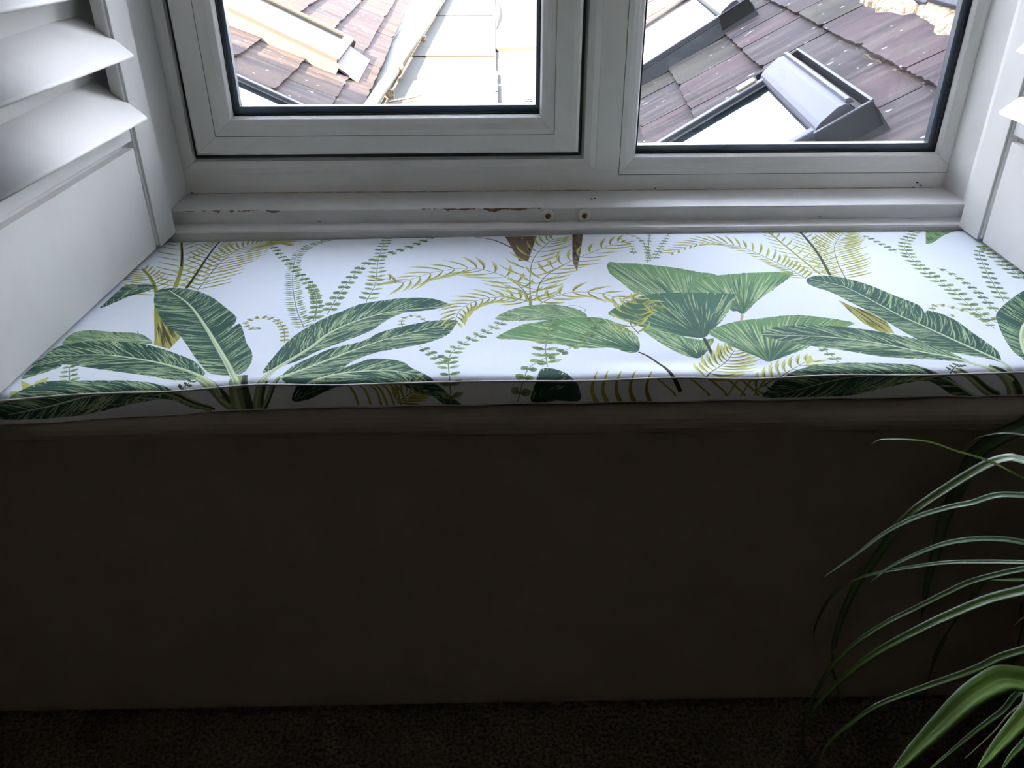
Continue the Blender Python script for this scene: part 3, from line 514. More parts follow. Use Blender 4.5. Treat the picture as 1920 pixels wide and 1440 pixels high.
for kind,style,par,pts,extra in FAB:
    if kind=='B': strokes_banana(pts,extra,style,par)
    elif kind=='F': strokes_fan(pts,extra,style)
    elif kind=='P': do_palm(pts,*par,style)
    elif kind=='S': do_sprig(pts,*par,style)
    elif kind=='T':
        c={'st':MD,'ol':OL,'bk':BK,'br':BR,'pk':(196,160,140),'ds':(140,158,116),'yo':(168,160,70),'s':(150,160,110)}[style]
        ml=smoothline([((x-U0)*RES,(y-V0)*RES) for x,y in pts],30); paint(mask(ribbon(ml,par[0]*RES,par[1]*RES)),c,1)
        if style=='ds':
            w2=(par[0]+par[1])/2; paint(mask(ribbon(ml+np.array([w2*.35*RES,0]),par[0]*.35*RES,par[1]*.35*RES)),(58,76,56),.9); paint(mask(ribbon(ml-np.array([w2*.2*RES,0]),par[0]*.2*RES,par[1]*.2*RES)),PL,.8)
    elif kind=='Y':
        po=pxy(pts); m=mask(po); c={'br':(110,92,74),'y':YG,'ol':OL,'pt':(120,150,100)}[style]; paint(m,c,1)
        if style in('br','pt') and m is not None:
            for i in range(110):
                a=po[rng.integers(len(po))]*.5+po[rng.integers(len(po))]*.5; paint(mask(lens(a,np.array([rng.uniform(-.3,.3),-1.]),rng.uniform(20,60)*RES*.5,2.2*RES)),(62,54,50) if style=='br' and rng.random()<.6 else (150,136,110) if style=='br' else (60,100,76),.8,m)
img+=rng.normal(0,.008,(Hp,Wp,1)).astype(np.float32)
img=np.clip(img,0,1)
im=bpy.data.images.new('leaf_print',Wp,Hp); buf=np.ones((Hp,Wp,4),np.float32); buf[...,:3]=img; im.pixels.foreach_set(buf.ravel()); im.update(); im.pack()
FABM=bpy.data.materials.new('leaf_print_cotton'); FABM.use_nodes=True; n=FABM.node_tree; b=n.nodes['Principled BSDF']
b.inputs['Roughness'].default_value=.85; b.inputs['Specular IOR Level'].default_value=.2; b.inputs['Sheen Weight'].default_value=.0
ti=n.nodes.new('ShaderNodeTexImage'); ti.image=im; ti.extension='EXTEND'; n.links.new(ti.outputs[0],b.inputs['Base Color'])
tcn=n.nodes.new('ShaderNodeTexCoord'); wv=n.nodes.new('ShaderNodeTexNoise'); wv.inputs['Scale'].default_value=500
mpn=n.nodes.new('ShaderNodeMapping'); bp=n.nodes.new('ShaderNodeBump'); bp.inputs['Strength'].default_value=.15; bp.inputs['Distance'].default_value=.001
n.links.new(tcn.outputs['Object'],mpn.inputs[0]); n.links.new(mpn.outputs[0],wv.inputs[0]); n.links.new(wv.outputs[0],bp.inputs['Height']); n.links.new(bp.outputs[0],b.inputs['Normal'])
# ---- cushion body
XS=[-.705,-.666,-.34,.017,.256,.741,.975]; YF=[.966,.9714,1.0013,1.005,1.007,1.0125,1.014]
ZB=[.6205,.6205,.6215,.6225,.6225,.6225,.6225]
def yf(x): return float(np.interp(x,XS,YF))-.002
def ztop(x,y):
    f=yf(x); d=y-f
    z=.6625+.0022*math.exp(-((d-.03)/.05)**2)
    z-= .0035*math.exp(-((x-.24)/.10)**2-((d-.045)/.022)**2)      # pulled dimples near the front seam
    z-= .0030*math.exp(-((x-.36)/.05)**2-((d-.03)/.02)**2)
    z+= .0012*math.sin(x*23+y*9)*math.exp(-(d/.10)**2)
    z-= .0025*math.exp(-((x+.40)/.05)**2-((d-.035)/.02)**2)+.002*math.exp(-((x+.30)/.03)**2-((d-.05)/.03)**2)
    z-= .004*max(0,1-d/.012)**2
    if y>1.56: z-=.0015*((y-1.56)/.035)**2
    if y>1.45: z-=.0085*max(0,min(1,(.25-x)/.8))*((y-1.45)/.144)**2
    return z
def make_cushion():
    nx=220; bm=bmesh.new(); uvl=bm.loops.layers.uv.new('print'); cols=[]
    ts=[0,.002,.004,.007,.011,.016,.022,.03,.038,.046,.055,.065,.08,.10,.13,.17,.22,.28,.34,.40,.46,.52,.56,.575,.585]
    for i in range(nx+1):
        x=-.700+(.968+.700)*i/nx; f=yf(x); col=[]
        zb=float(np.interp(x,XS,ZB)); zt0=ztop(x,f)
        col.append(((x,1.594,.622),1.62)); 
        ys=sorted([min(1.594,f+t*(1.594-f)/.585) for t in ts],reverse=True)
        for y in ys: col.append(((x,y,ztop(x,y)),y))
        for q in (.1,.3,.5,.7,.9,1.0):
            bul=.004*math.sin(math.pi*q)
            zz=zt0+(zb-zt0)*q; col.append(((x,f-bul,zz),f-(.663-zz)))
        col.append(((x,f+.01,zb),f-.055))
        cols.append([(bm.verts.new(p),v,x) for p,v in col])
    for i in range(nx):
        A,B=cols[i],cols[i+1]
        for k in range(len(A)-1):
            fc=bm.faces.new([A[k][0],A[k+1][0],B[k+1][0],B[k][0]]); fc.smooth=True
            for lp,(v_,v,x) in zip(fc.loops,[A[k],A[k+1],B[k+1],B[k]]):
                lp[uvl].uv=((x*1000-U0)/UW,(v*1000-V0)/VH)
        fc=bm.faces.new([A[0][0],B[0][0],B[-1][0],A[-1][0]])
    bm.faces.new([c[0] for c in cols[0]][::-1]); bm.faces.new([c[0] for c in cols[-1]])
    bmesh.ops.recalc_face_normals(bm,faces=bm.faces[:])
    me=bpy.data.meshes.new('cushion_cover'); bm.to_mesh(me); bm.free()
    return me
cu=empty('seat_cushion',(.13,1.3,.6225)); tag(cu,'long flat window seat cushion in white fabric printed with tropical green leaves','cushion')
def rel(o,p): o.parent=p; o.matrix_parent_inverse=p.matrix_basis.inverted(); return o
rel(link('cover',make_cushion(),FABM),cu)
PIPING=mat('pale_seam_piping',(216,214,210),.8)
bm=bmesh.new(); tube(bm,[(x,yf(x)-.0008,ztop(x,yf(x))+.0004+.0006*math.sin(x*31)) for x in np.linspace(-.70,.968,160)],.0013,6)
o=rel(obj('seam_piping',bm,PIPING,smooth=True),cu); o['label']='pale piped seam along the front top edge'
bm=bmesh.new(); tube(bm,[(x,yf(x)-.0006,float(np.interp(x,XS,ZB))+.0012+.0010*math.sin(x*44)) for x in np.linspace(-.70,.968,160)],.0010,6)
rel(obj('seam_piping',bm,PIPING,smooth=True),cu)
# ================================================================ ROOFS OUTSIDE
def roof_frame(al,psi,h):
    al,psi=math.radians(al),math.radians(psi)
    d=Vector((-math.sin(psi),math.cos(psi),0)); e=Vector((math.cos(psi),math.sin(psi),0))
    S=e*math.cos(al)+Vector((0,0,math.sin(al))); n=S.cross(d)
    if n.z<0: n=-n
    eye=Vector((0,0,1.235)); O=eye-n*h
    # local origin so that local x = w.S - eye.S, local y = w.d
    return Matrix(((S.x,d.x,n.x,O.x),(S.y,d.y,n.y,O.y),(S.z,d.z,n.z,O.z),(0,0,0,1)))
MR=roof_frame(33,-5.5,.85); ML=roof_frame(-26,2.5,1.1)
def slate(parent,m,xt,sgn,y0,y1,L,lift,tailz=.0,name='slate',rough=.006):
    """tail edge at x=xt, body extends in +sgn*x; joints at y0,y1"""
    g=.004; ys=np.linspace(y0+g,y1-g,15); bm=bmesh.new(); th=.009
    cx,cy=xt+sgn*L/2,(y0+y1)/2
    tail=[]
    for i,y in enumerate(ys):
        c=.018 if i in(0,len(ys)-1) else 0
        tail.append((xt+sgn*(c*random.uniform(.3,1)+random.uniform(0,rough)),y))
    up=[(xt+sgn*L,ys[-1]+random.uniform(-.003,.003)),(xt+sgn*L*.5,ys[-1]+random.uniform(-.004,.003))]
    dn=[(xt+sgn*L*.5,ys[0]+random.uniform(-.003,.004)),(xt+sgn*L,ys[0]+random.uniform(-.003,.003))]
    poly=tail+up[::-1]+dn[::-1]
    def z(x): return lift*(1-abs(x-xt)/L)
    T=[bm.verts.new((x-cx,y-cy,z(x)+th)) for x,y in poly]; B=[bm.verts.new((x-cx,y-cy,z(x))) for x,y in poly]
    bm.faces.new(T); bm.faces.new(B[::-1]); k=len(poly)
    for i in range(k): bm.faces.new([T[i],B[i],B[(i+1)%k],T[(i+1)%k]])
    o=obj(name,bm,m,parent); o.location=(cx,cy,tailz+random.uniform(0,.003)); o.rotation_euler=(random.uniform(-.006,.006),0,random.uniform(-.008,.008))
    return o
def row(parent,m,xt,sgn,L,joints,lift=.024,rough=.006,skip=None):
    for a,b_ in zip(joints[:-1],joints[1:]):
        if skip and any(sx0<xt+sgn*L*.25<sx1 and a>sy0 and b_<sy1 for sx0,sx1,sy0,sy1 in skip): continue
        slate(parent,m,xt,sgn,a,b_,L,lift,rough=rough)
def rjoints(a,b_,w0,w1,known=()):
    J=sorted(known) if known else [a]
    while J[0]>a: J.insert(0,J[0]-random.uniform(w0,w1))
    while J[-1]<b_: J.append(J[-1]+random.uniform(w0,w1))
    J[0]=a
    if J[1]-J[0]<.08: J.pop(1)
    return J
rr=empty('slate_roof'); rr.matrix_world=MR; tag(rr,'purple grey slate roof rising to the right outside the right pane','roof')
obj('roof_deck',bx(-.62,.74,1.99,7.6,-.16,-.004),DECK,rr)
row(rr,SLATE_R,.53,1,.24,[1.97,2.21,2.495,2.945,3.44,3.86,4.08,4.5,4.9,5.3,5.7,6.1,6.5,6.9,7.3])
row(rr,SLATE_R,.275,1,.34,rjoints(1.97,7.3,.3,.45,[2.34,2.71,3.37,3.83,4.12]))
row(rr,SLATE_R,-.018,1,.38,rjoints(1.97,7.3,.33,.48,[2.55,2.95,3.385,3.86,4.37]))
row(rr,SLATE_R,-.225,1,.30,rjoints(1.97,7.3,.33,.48,[3.15,3.56,4.07]))
row(rr,SLATE_R,-.50,1,.36,rjoints(1.97,7.3,.33,.48,[3.3,3.8]))
# lichen fillets under tails
def fillet(parent,x,y0,y1,r=.010,z=.012):
    bm=bmesh.new(); pts=[]; y=y0
    while y<y1: pts.append((x+random.uniform(-.004,.004),y,z+random.uniform(-.003,.003))); y+=.03
    tube(bm,pts,[r*.6*random.uniform(.3,1.2) for _ in pts],5); o=obj('lichen_strip',bm,MOSS,parent); o['kind']='stuff'; return o
fillet(rr,.527,2.1,3.42); fillet(rr,.530,3.45,3.9,.007); fillet(rr,.272,2.4,4.15,.011); fillet(rr,-.020,3.3,4.4,.008); fillet(rr,-.226,3.0,3.7,.010)
# ridge bedding and tiles
bm=bmesh.new(); ys=np.arange(2.05,7.4,.05); prev=None
for y in ys:
    x0=.700+.018*math.sin(y*9)+random.uniform(-.012,.012); x1=.79
    r=[bm.verts.new((x0,y,.016)),bm.verts.new((x0+.012,y,.026+random.uniform(0,.010))),bm.verts.new((x0+.035,y,.036+random.uniform(0,.010))),bm.verts.new((x1,y,.045)),bm.verts.new((x1,y,-.02)),bm.verts.new((x0,y,-.02))]
    if prev:
        for k in range(6): bm.faces.new([prev[k],prev[(k+1)%6],r[(k+1)%6],r[k]])
    prev=r
o=obj('mortar_bed',bm,MORTAR,rr); o['label']='crumbling cream mortar bedding along the ridge'
RT=mat('blue_grey_ridge_tile',(48,52,58),.6,spec=.08,noise=((8,8,8),(32,36,42),.4,.65),bump=(25,.6,.01)); add_object_offset(RT)
y=2.02
while y<7.2:
    L=.45; bm=prism([(.752,.040),(.752,.056),(.93,.15),(.95,.15),(1.12,.03),(1.12,.01),(.945,.13),(.925,.13)],'y',y+.004,y+L-.004)
    o=obj('ridge_tile',bm,RT,rr,bevel=.003); o.rotation_euler=(random.uniform(-.004,.004),0,random.uniform(-.004,.004)); y+=L
obj('roof_deck',prism([(.74,-.10),(.74,.01),(.945,.12),(1.8,-.45),(1.8,-.60)],'y',2.02,7.4),DECK,rr)
# hidden pitch beyond ridge
lr=empty('slate_roof'); lr.matrix_world=ML; tag(lr,'brown grey slate roof falling to the right, seen through the left pane','roof')
obj('roof_deck',bx(-3.4,-.06,2.3,13,-.14,-.004),DECK,lr)
KJ=[4.47,5.36]
row(lr,SLATE_L,-.05,-1,.30,rjoints(3.0,12.5,.9,1.1,[4.2,5.08,5.85,7.3,9.2,11.2]),.026,.006)
row(lr,SLATE_L,-.19,-1,.36,rjoints(3.0,12.5,.9,1.1,[4.56,5.04,6.26,8.2,10.4]),.028,.008)
row(lr,SLATE_L,-.445,-1,.36,rjoints(3.0,12.5,.9,1.1,[4.19,5.31,6.86,8.5,10.8]),.028,.010)
row(lr,SLATE_L,-.70,-1,.36,rjoints(3.0,12.5,.9,1.3,[4.47,5.38,6.9,8.8]),.028,.009)
x=-.95
while x>-2.0:
    row(lr,SLATE_L,x,-1,.36,rjoints(3.0,12.5,.8,.95,[4.1+random.random()*.5,5.4,7.1,9.0]),.028,.009); x-=.25
# ---- roof windows
def roof_window(parent_m,x_top,y0,W,L,flip,label,light=False,apron=False):
    """X runs downslope from the hood, Y across, Z out of the roof. flip: roof frame's x is upslope"""
    e=empty('roof_window'); 
    if flip: loc=Matrix.Translation((x_top,y0+W,0))@Matrix.Rotation(math.pi,4,'Z')
    else: loc=Matrix.Translation((x_top,y0,0))
    e.matrix_world=parent_m@loc; tag(e,label,'skylight','metal framed roof windows')
    fr=WHITEAL if light else SILVER; fl=WHITEAL if light else DARKAL
    # upstand flashing ring
    for nm,b in (('side_flashing',(0,L,0,.016,-.01,.085)),('side_flashing',(0,L,W-.016,W,-.01,.085)),('end_flashing',(0,.016,.016,W-.016,-.01,.085)),('end_flashing',(L-.016,L,.016,W-.016,-.01,.085))):
        obj(nm,bx(*b),fl,e)
    # sloping skirts on both sides
    for s in (0,1):
        yy=0 if s==0 else W; k=-1 if s==0 else 1
        obj('flashing_skirt',prism([(yy,.082),(yy+k*.045,.024),(yy+k*.045,.012),(yy,.012)],'x',-.02,L+.02),fl,e)
    obj('glazing_bar_frame',bx(.10,L-.015,.055,.078,.075,.090),DARKAL,e); obj('glazing_bar_frame',bx(.10,L-.015,W-.078,W-.055,.075,.090),DARKAL,e)
    obj('side_cover',bx(.10,L,.018,.052,.080,.104),fr,e,bevel=.004); obj('side_cover',bx(.10,L,W-.052,W-.018,.080,.104),fr,e,bevel=.004)
    obj('bottom_cover',bx(L-.06,L+.004,.02,W-.02,.078,.100),fr,e,bevel=.004)
    obj('frame_bed',bx(.02,L-.02,.02,W-.02,.03,.070),DARKAL,e)
    obj('roof_pane',bx(.105,L-.05,.075,W-.075,.072,.082),SKYGLASS,e)
    # hood: curved cover
    pr_=[(.022,.085)]+[(.034,.122),(.040,.127),(.060,.130),(.112,.117),(.126,.110),(.133,.100),(.133,.085)]
    obj('hood',prism(pr_,'y',.004,W-.004),fr,e,smooth=False)
    obj('hood_ridge',prism([(.020,.118),(.026,.134),(.036,.136),(.042,.124)],'y',.012,W-.012),fr,e)
    obj('saddle_strip',prism([(-.012,.0),(-.012,.112),(-.008,.114),(-.008,.0)],'y',-.03,W+.03),fl if light else DARKAL,e)
    obj('saddle_rim',bx(-.0135,-.0065,-.032,W+.032,.112,.1155),fr,e); obj('saddle_rim',bx(-.0135,.14,-.034 if False else -.032,-.028,.110,.1135),fr,e); obj('saddle_rim',bx(-.0135,.14,W+.028,W+.032,.110,.1135),fr,e)
    obj('saddle_cheek',prism([(-.012,.0),(-.012,.112),(.14,.112),(.16,.0)],'y',W+.018,W+.030),fl,e); obj('saddle_cheek',prism([(-.012,.0),(-.012,.112),(.14,.112),(.16,.0)],'y',-.030,-.018),fl,e)
    # hinge covers
    obj('hinge_cover',bx(.15,.215,-.028,.030,.09,.112) if flip else bx(.15,.215,W-.03,W+.028,.09,.112),mat('buff_plastic',(104,97,80),.6,spec=.1),e,bevel=.004)
    if apron: obj('lead_apron',prism([(L,.06),(L,.05),(L+.15,.026),(L+.15,.034)],'y',.02,W*.88),mat('pale_apron',(84,80,82),.7,spec=.1),e)
    return e
roof_window(MR,.362,2.195,.775,1.02,True,'silver grey roof window with hood at the bottom of the right pane')
roof_window(MR,.430,4.385,1.34,1.02,True,'dark framed roof window at the upper left of the right pane')
roof_window(ML,-1.44,5.15,.93,1.155,False,'long pale roof window on the left roof, its lower end by the pipe',light=True,apron=True)
roof_window(ML,-1.30,3.12,.80,1.40,False,'blue grey roof window cut off by the lower left corner of the left pane')
# ---- flat roof and valley
fz=.25
fr_=empty('flat_roof',(-.4,6,fz)); tag(fr_,'pale flat felt roof between the two slate roofs','roof')
def relobj(nm,bm,m,p): return rel(obj(nm,bm,m),p)
relobj('felt_sheet',bx(-.86,-.004,2.0,6.62,fz-.05,fz),FELT,fr_); relobj('felt_sheet',bx(-.86,-.006,6.62,9.2,fz-.05,fz+.010),FELT,fr_); relobj('felt_sheet',bx(-.9,-.006,9.2,16,fz-.05,fz+.018),FELT,fr_)
bm=bmesh.new()
v=[bm.verts.new(p) for p in [(-.004,2,fz-.02),(.62,2,fz+.07),(.62,6.55,fz+.07),(-.004,7.0,fz-.02)]]; bm.faces.new(v)
v2=[bm.verts.new(p) for p in [(-.012,7.02,fz+.002),(.62,6.53,fz+.095),(.62,16,fz+.095),(-.012,16,fz+.002)]]; bm.faces.new(v2)
r_=bmesh.ops.extrude_face_region(bm,geom=bm.faces[:]); 
for g in r_['geom']:
    if isinstance(g,bmesh.types.BMVert): g.co.z-=.03
relobj('lead_slope',bm,FELT,fr_)
bm=bmesh.new()
for (x,y) in [(-.002,4.9),(-.002,5.2),(-.002,5.6)]: box(bm,x-.006,x+.006,y,y+.34,fz-.02,fz+.012)
relobj('raised_lead_edge',bm,mat('dark_lead',(92,86,78),.7),fr_)
bm=bmesh.new(); tube(bm,[(-.02,8.1,fz+.03),(-.012,8.9,fz+.075),(-.016,9.6,fz+.09),(-.02,10.8,fz+.05)],[.006,.016,.010,.003],6)
t=obj('dry_leaf',bm,mat('orange_brown_leaf',(150,96,52),.8)); tag(t,'curled brown dead leaf lying in the flat roof valley','leaf')
# low upstand between slates and felt
relobj('lead_flashing',prism([(-.93,.30),(-.86,.252),(-.66,.252),(-.66,.262),(-.86,.268),(-.93,.315)],'y',2.2,13),LEAD,fr_)
# ---- pipe
pp=empty('waste_pipe',(-.66,6,.322)); tag(pp,'cream plastic pipe running along the edge of the flat roof','pipe')
bm=bmesh.new(); tube(bm,[(-.672,2.6,.322),(-.663,4.85,.322),(-.650,5.72,.322)],.034,16); rel(obj('pipe_length',bm,PIPE,smooth=True),pp)
bm=bmesh.new(); tube(bm,[(-.650,5.70,.322),(-.628,7.9,.322),(-.612,9.4,.322)],.037,16); rel(obj('pipe_length',bm,PIPE,smooth=True),pp)
bm=bmesh.new(); tube(bm,[(-.612,9.3,.322),(-.606,10.0,.322),(-.600,13,.322)],.042,16); rel(obj('pipe_length',bm,PIPE,smooth=True),pp)
for y,x in ((5.68,-.6495),(9.35,-.6125)):
    bm=bmesh.new(); tube(bm,[(x,y-.07,.322),(x,y-.068,.322),(x,y+.055,.322),(x,y+.058,.322)],[.040,.045,.045,.040],18); rel(obj('pipe_collar',bm,mat('buff_plastic',(104,97,80),.6,spec=.1),smooth=False),pp)
for y,x in ((5.1,-.655),(7.4,-.63)):
    rel(obj('pipe_bracket',bx(x-.02,x+.05,y-.012,y+.012,fz,.30),MORTAR),pp)
# twig by the pipe
bm=bmesh.new(); tube(bm,[(-.62,4.93,.262),(-.55,4.96,.27),(-.47,5.0,.275),(-.42,5.05,.285)],[.006,.006,.005,.003],6)
tag(obj('twig',bm,mat('bleached_twig',(120,110,94),.8)),'short bleached twig on the flat roof beside the pipe','twig')
struct(obj('ground',bx(-30,30,1.95,45,-3.2,-3.0),mat('garden_ground',(110,112,96),.95)),'ground far below beyond the roofs','ground')
# ================================================================ PLANT
LV=json.loads('''[[[[0.6013,0.7572,0.6635],[0.5637,0.7742,0.6777],[0.5311,0.7863,0.6835],[0.5009,0.7985,0.6894],[0.4729,0.8064,0.688],[0.456,0.8127,0.684],[0.4505,0.818,0.6788],[0.4454,0.8208,0.6692]],0.0057,"b"],[[[0.6015,0.7677,0.6817],[0.5914,0.7823,0.676],[0.5776,0.7919,0.6614],[0.5571,0.7967,0.6385],[0.5327,0.7992,0.6113],[0.5103,0.8013,0.5836],[0.4931,0.8015,0.5526],[0.475,0.7951,0.5102],[0.4562,0.7897,0.4696],[0.443,0.779,0.4198],[0.4391,0.7722,0.3773],[0.4427,0.7732,0.3482],[0.4574,0.7652,0.3042],[0.4722,0.7551,0.2563]],0.0136,"m"],[[[0.5821,0.7244,0.6663],[0.5547,0.7318,0.6611],[0.5321,0.7349,0.6487],[0.509,0.7393,0.6386],[0.477,0.7411,0.6236],[0.4441,0.7392,0.6022],[0.4134,0.7335,0.5743],[0.3792,0.7277,0.5461]],0.0106,"p"],[[[0.5562,0.6677,0.6472],[0.5323,0.6726,0.6485],[0.503,0.6757,0.6463],[0.4733,0.6762,0.6397],[0.4434,0.6734,0.6273],[0.4185,0.6698,0.6136],[0.3981,0.6641,0.5965]],0.011,"p"],[[[0.6002,0.7096,0.5811],[0.5713,0.7274,0.5667],[0.5345,0.7445,0.5508],[0.4984,0.759,0.5304],[0.4664,0.7725,0.5085],[0.445,0.7842,0.4836],[0.4285,0.7915,0.4513],[0.419,0.7917,0.4071],[0.4229,0.7978,0.3732],[0.4347,0.8024,0.3371]],0.0062,"m"],[[[0.5685,0.6689,0.6098],[0.5474,0.6735,0.5989],[0.5176,0.6761,0.5844],[0.4925,0.6765,0.5662],[0.464,0.6755,0.5454],[0.4349,0.6743,0.5243],[0.4051,0.6701,0.4981],[0.3802,0.6629,0.4666],[0.3633,0.6523,0.4296],[0.3548,0.6427,0.3945],[0.3577,0.6311,0.3564],[0.3681,0.6264,0.3305]],0.0073,"m"],[[[0.5367,0.6209,0.6256],[0.51,0.6304,0.6039],[0.4816,0.6369,0.5768],[0.4515,0.6417,0.5468],[0.4197,0.6448,0.5138],[0.4002,0.6487,0.4824],[0.3823,0.6507,0.4478],[0.3664,0.6508,0.41],[0.3642,0.6486,0.3688]],0.0131,"m"],[[[0.5044,0.5557,0.6118],[0.4845,0.5569,0.6009],[0.4594,0.5552,0.5846],[0.429,0.554,0.5693],[0.3981,0.5528,0.5538],[0.3716,0.5514,0.5381],[0.3495,0.5473,0.5179],[0.3295,0.5419,0.4954],[0.3204,0.5336,0.4683]],0.0097,"m"],[[[0.4411,0.4728,0.6665],[0.4145,0.4652,0.6791],[0.3905,0.4529,0.684],[0.3671,0.4389,0.6857],[0.3385,0.4204,0.6795],[0.3126,0.4028,0.6748],[0.2875,0.3846,0.6693]],0.0233,"g"],[[[0.4175,0.4336,0.6779],[0.3779,0.4031,0.684],[0.342,0.3737,0.6919]],0.0176,"g"],[[[0.7287,0.9538,0.6078],[0.7,0.954,0.5898],[0.6706,0.9507,0.5657],[0.6579,0.9425,0.5337],[0.6449,0.9324,0.4983],[0.6353,0.9237,0.4654],[0.6288,0.9076,0.4199],[0.6222,0.8966,0.3831],[0.6159,0.8727,0.324]],0.0272,"k"],[[[0.5999,0.6995,0.5636],[0.5935,0.7263,0.5385],[0.5924,0.7521,0.5117],[0.5988,0.769,0.4698],[0.5929,0.7778,0.4133],[0.5919,0.7853,0.3548],[0.5964,0.7898,0.2913],[0.6004,0.7771,0.1981]],0.0076,"m"],[[[0.6969,0.9062,0.6244],[0.6746,0.9218,0.6175],[0.6512,0.9329,0.6026],[0.6368,0.9386,0.5787]],0.0066,"m"],[[[0.4202,0.4603,0.6442],[0.3877,0.4429,0.6398],[0.3561,0.4248,0.6342],[0.3373,0.4117,0.6377]],0.0088,"m"],[[[0.4513,0.4774,0.6347],[0.4344,0.4679,0.6311],[0.4156,0.4555,0.6224],[0.3888,0.4413,0.6104]],0.0025,"s"],[[[0.6891,0.7796,0.4048],[0.6961,0.7809,0.3573],[0.7044,0.7814,0.3084]],0.0086,"k"],[[[0.3776,0.3836,0.7102],[0.3607,0.3722,0.7099],[0.3476,0.3609,0.71]],0.0104,"g"],[[[0.5981,0.6788,0.5277],[0.5955,0.6804,0.5204],[0.5901,0.6803,0.51]],0.002,"br"]]''')
def leaf_mat(name,edge,mid,dark):
    m=bpy.data.materials.new(name); m.use_nodes=True; n=m.node_tree; b=n.nodes['Principled BSDF']
    uv=n.nodes.new('ShaderNodeTexCoord'); s=n.nodes.new('ShaderNodeSeparateXYZ'); n.links.new(uv.outputs['UV'],s.inputs[0])
    r=n.nodes.new('ShaderNodeValToRGB'); e=r.color_ramp.elements
    e[0].position=0; e[0].color=(*srgb(dark),1); e[1].position=1; e[1].color=(*srgb(dark),1)
    for p,c in ((.22,edge),(.42,edge),(.5,mid),(.58,edge),(.78,edge)):
        k=e.new(p); k.color=(*srgb(c),1)
    nz=n.nodes.new('ShaderNodeTexNoise'); mp=n.nodes.new('ShaderNodeMapping'); mp.inputs['Scale'].default_value=(26,2.5,1); nz.inputs['Scale'].default_value=1
    n.links.new(uv.outputs['UV'],mp.inputs[0]); n.links.new(mp.outputs[0],nz.inputs[0]); n.links.new(s.outputs['X'],r.inputs[0])
    mx=n.nodes.new('ShaderNodeMix'); mx.data_type='RGBA'; mx.blend_type='MULTIPLY'; mx.inputs['Factor'].default_value=.55
    r2=n.nodes.new('ShaderNodeValToRGB'); r2.color_ramp.elements[0].position=.35; r2.color_ramp.elements[0].color=(.45,.5,.4,1); r2.color_ramp.elements[1].position=.65; r2.color_ramp.elements[1].color=(1,1,1,1)
    n.links.new(nz.outputs[0],r2.inputs[0]); n.links.new(r.outputs[0],mx.inputs['A']); n.links.new(r2.outputs[0],mx.inputs['B']); n.links.new(mx.outputs['Result'],b.inputs['Base Color'])
    b.inputs['Roughness'].default_value=.40; b.inputs['Specular IOR Level'].default_value=.5
    tl=n.nodes.new('ShaderNodeBsdfTranslucent'); ms=n.nodes.new('ShaderNodeMixShader'); ms.inputs[0].default_value=.22
    out=[x for x in n.nodes if x.type=='OUTPUT_MATERIAL'][0]
    n.links.new(mx.outputs['Result'],tl.inputs[0]); n.links.new(b.outputs[0],ms.inputs[1]); n.links.new(tl.outputs[0],ms.inputs[2]); n.links.new(ms.outputs[0],out.inputs[0])
    return m
LM={'b':leaf_mat('bright_green_leaf',(120,150,60),(170,190,110),(84,116,44)),'m':leaf_mat('mid_green_leaf',(72,100,36),(124,146,74),(42,64,22)),
    'p':leaf_mat('pale_striped_leaf',(104,132,96),(206,214,180),(70,100,62)),'g':leaf_mat('broad_green_leaf',(108,142,60),(150,176,104),(62,96,36)),
    'k':leaf_mat('deep_green_leaf',(70,96,54),(90,116,66),(44,64,34)),'s':leaf_mat('pale_stalk',(176,170,120),(190,186,140),(140,136,90)),'br':leaf_mat('dry_brown_root',(120,86,60),(130,96,70),(90,60,40))}
CR=Vector((.83,.60,.50))
pl=empty('spider_plant',(.83,.60,0)); tag(pl,'spider plant with long arching striped leaves at the lower right','plant')
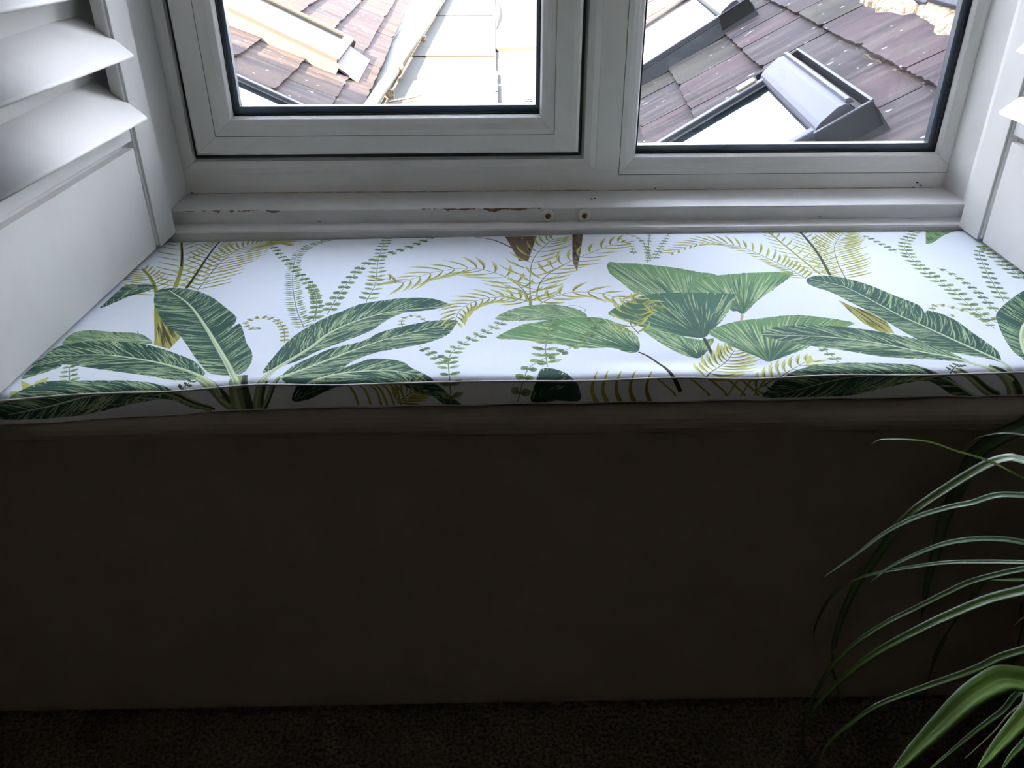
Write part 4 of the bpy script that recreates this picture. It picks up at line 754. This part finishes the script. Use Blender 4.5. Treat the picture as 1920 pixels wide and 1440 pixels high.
def leaf(pts,wd,tone):
    P=[Vector(p) for p in pts]
    if tone not in('br',):
        g=P[0]+(P[0]-P[1]).normalized()*.05; head=[CR+Vector((-.01,0,0)),CR.lerp(g,.55)+Vector((0,0,.03)),g]
    else: head=[]
    P=head+P; Q=[]
    arr=np.array([list(p) for p in P])
    PP=np.vstack([2*arr[0]-arr[1],arr,2*arr[-1]-arr[-2]])
    for i in range(1,len(PP)-2):
        for k in range(6):
            t=k/6; a,b_,c,d=PP[i-1],PP[i],PP[i+1],PP[i+2]
            Q.append(.5*((2*b_)+(-a+c)*t+(2*a-5*b_+4*c-d)*t*t+(-a+3*b_-3*c+d)*t**3))
    Q.append(PP[-2]); Q=np.array(Q); n=len(Q)
    cum=np.concatenate([[0],np.cumsum(np.linalg.norm(np.diff(Q,axis=0),axis=1))]); cum/=cum[-1]
    bm=bmesh.new(); uvl=bm.loops.layers.uv.new('leaf'); rows=[]
    T=np.gradient(Q,axis=0)
    for i in range(n):
        t=Vector(T[i]).normalized(); s=cum[i]
        side=t.cross(Vector((0,0,1)))
        side=side.normalized() if side.length>.05 else Vector((0,1,0))
        # blades lean toward the room so their upper face is seen from the room side
        nrm=side.cross(t).normalized(); 
        if nrm.z<0: nrm=-nrm
        view=Vector((0,-.60,.80)); nn=(nrm*.85+(view-t*view.dot(t)).normalized()*.45).normalized(); side=t.cross(nn).normalized()
        w_=wd*(1.0 if tone=='g' else .66)*min(1,1.15*(1-s)**.62+.02)*(1 if s>.15 else .55+3*s)
        fold=.30*w_
        rows.append([(bm.verts.new(Vector(Q[i])+side*w_*k-nn*(-abs(k))*fold-nn*fold*.5),(k+1)/2,s*4) for k in (-1,-.5,0,.5,1)])
    for i in range(n-1):
        for k in range(4):
            a,b_,c,d=rows[i][k],rows[i][k+1],rows[i+1][k+1],rows[i+1][k]
            f=bm.faces.new([a[0],b_[0],c[0],d[0]]); f.smooth=True
            for lp,q in zip(f.loops,(a,b_,c,d)): lp[uvl].uv=(q[1],q[2])
    me=bpy.data.meshes.new('leaf'); bm.to_mesh(me); bm.free(); me.materials.append(LM[tone])
    o=bpy.data.objects.new({'s':'flower_stalk','br':'dry_root'}.get(tone,'leaf'),me); C.objects.link(o); rel(o,pl)
    md=o.modifiers.new('thick','SOLIDIFY'); md.thickness=.0006
    return o
for pts,wd,tone in LV: leaf(pts,wd,tone)
random.seed(5)
for k in range(16):   # further leaves outside the frame, arching to the other sides
    a=random.uniform(-.9,.8); L=random.uniform(.25,.42); h=random.uniform(.12,.24)
    dx,dy=math.cos(a),-math.sin(a)*.9
    leaf([CR+Vector((dx*L*.3,dy*L*.3,h*.8)),CR+Vector((dx*L*.6,dy*L*.6,h)),CR+Vector((dx*L*.9,dy*L*.9,h*.45)),CR+Vector((dx*L,dy*L,-.12))],.022,random.choice('mgp'))
bm=bmesh.new(); lathe(bm,[(.105,0),(.110,.006),(.150,.47),(.156,.475),(.156,.50),(.142,.50),(.138,.46),(.02,.455)],40); o=obj('planter',bm,mat('charcoal_planter',(70,68,66),.7)); o.location=(.83,.60,0); rel(o,pl)
bm=bmesh.new(); lathe(bm,[(.139,0),(.138,.006),(.08,.010),(.01,.012)],40); o=obj('soil',bm,mat('potting_soil',(60,46,36),.95,noise=((60,60,60),(34,26,20),.45,.6),bump=(90,1.0,.01))); o.location=(.83,.60,.462); rel(o,pl)
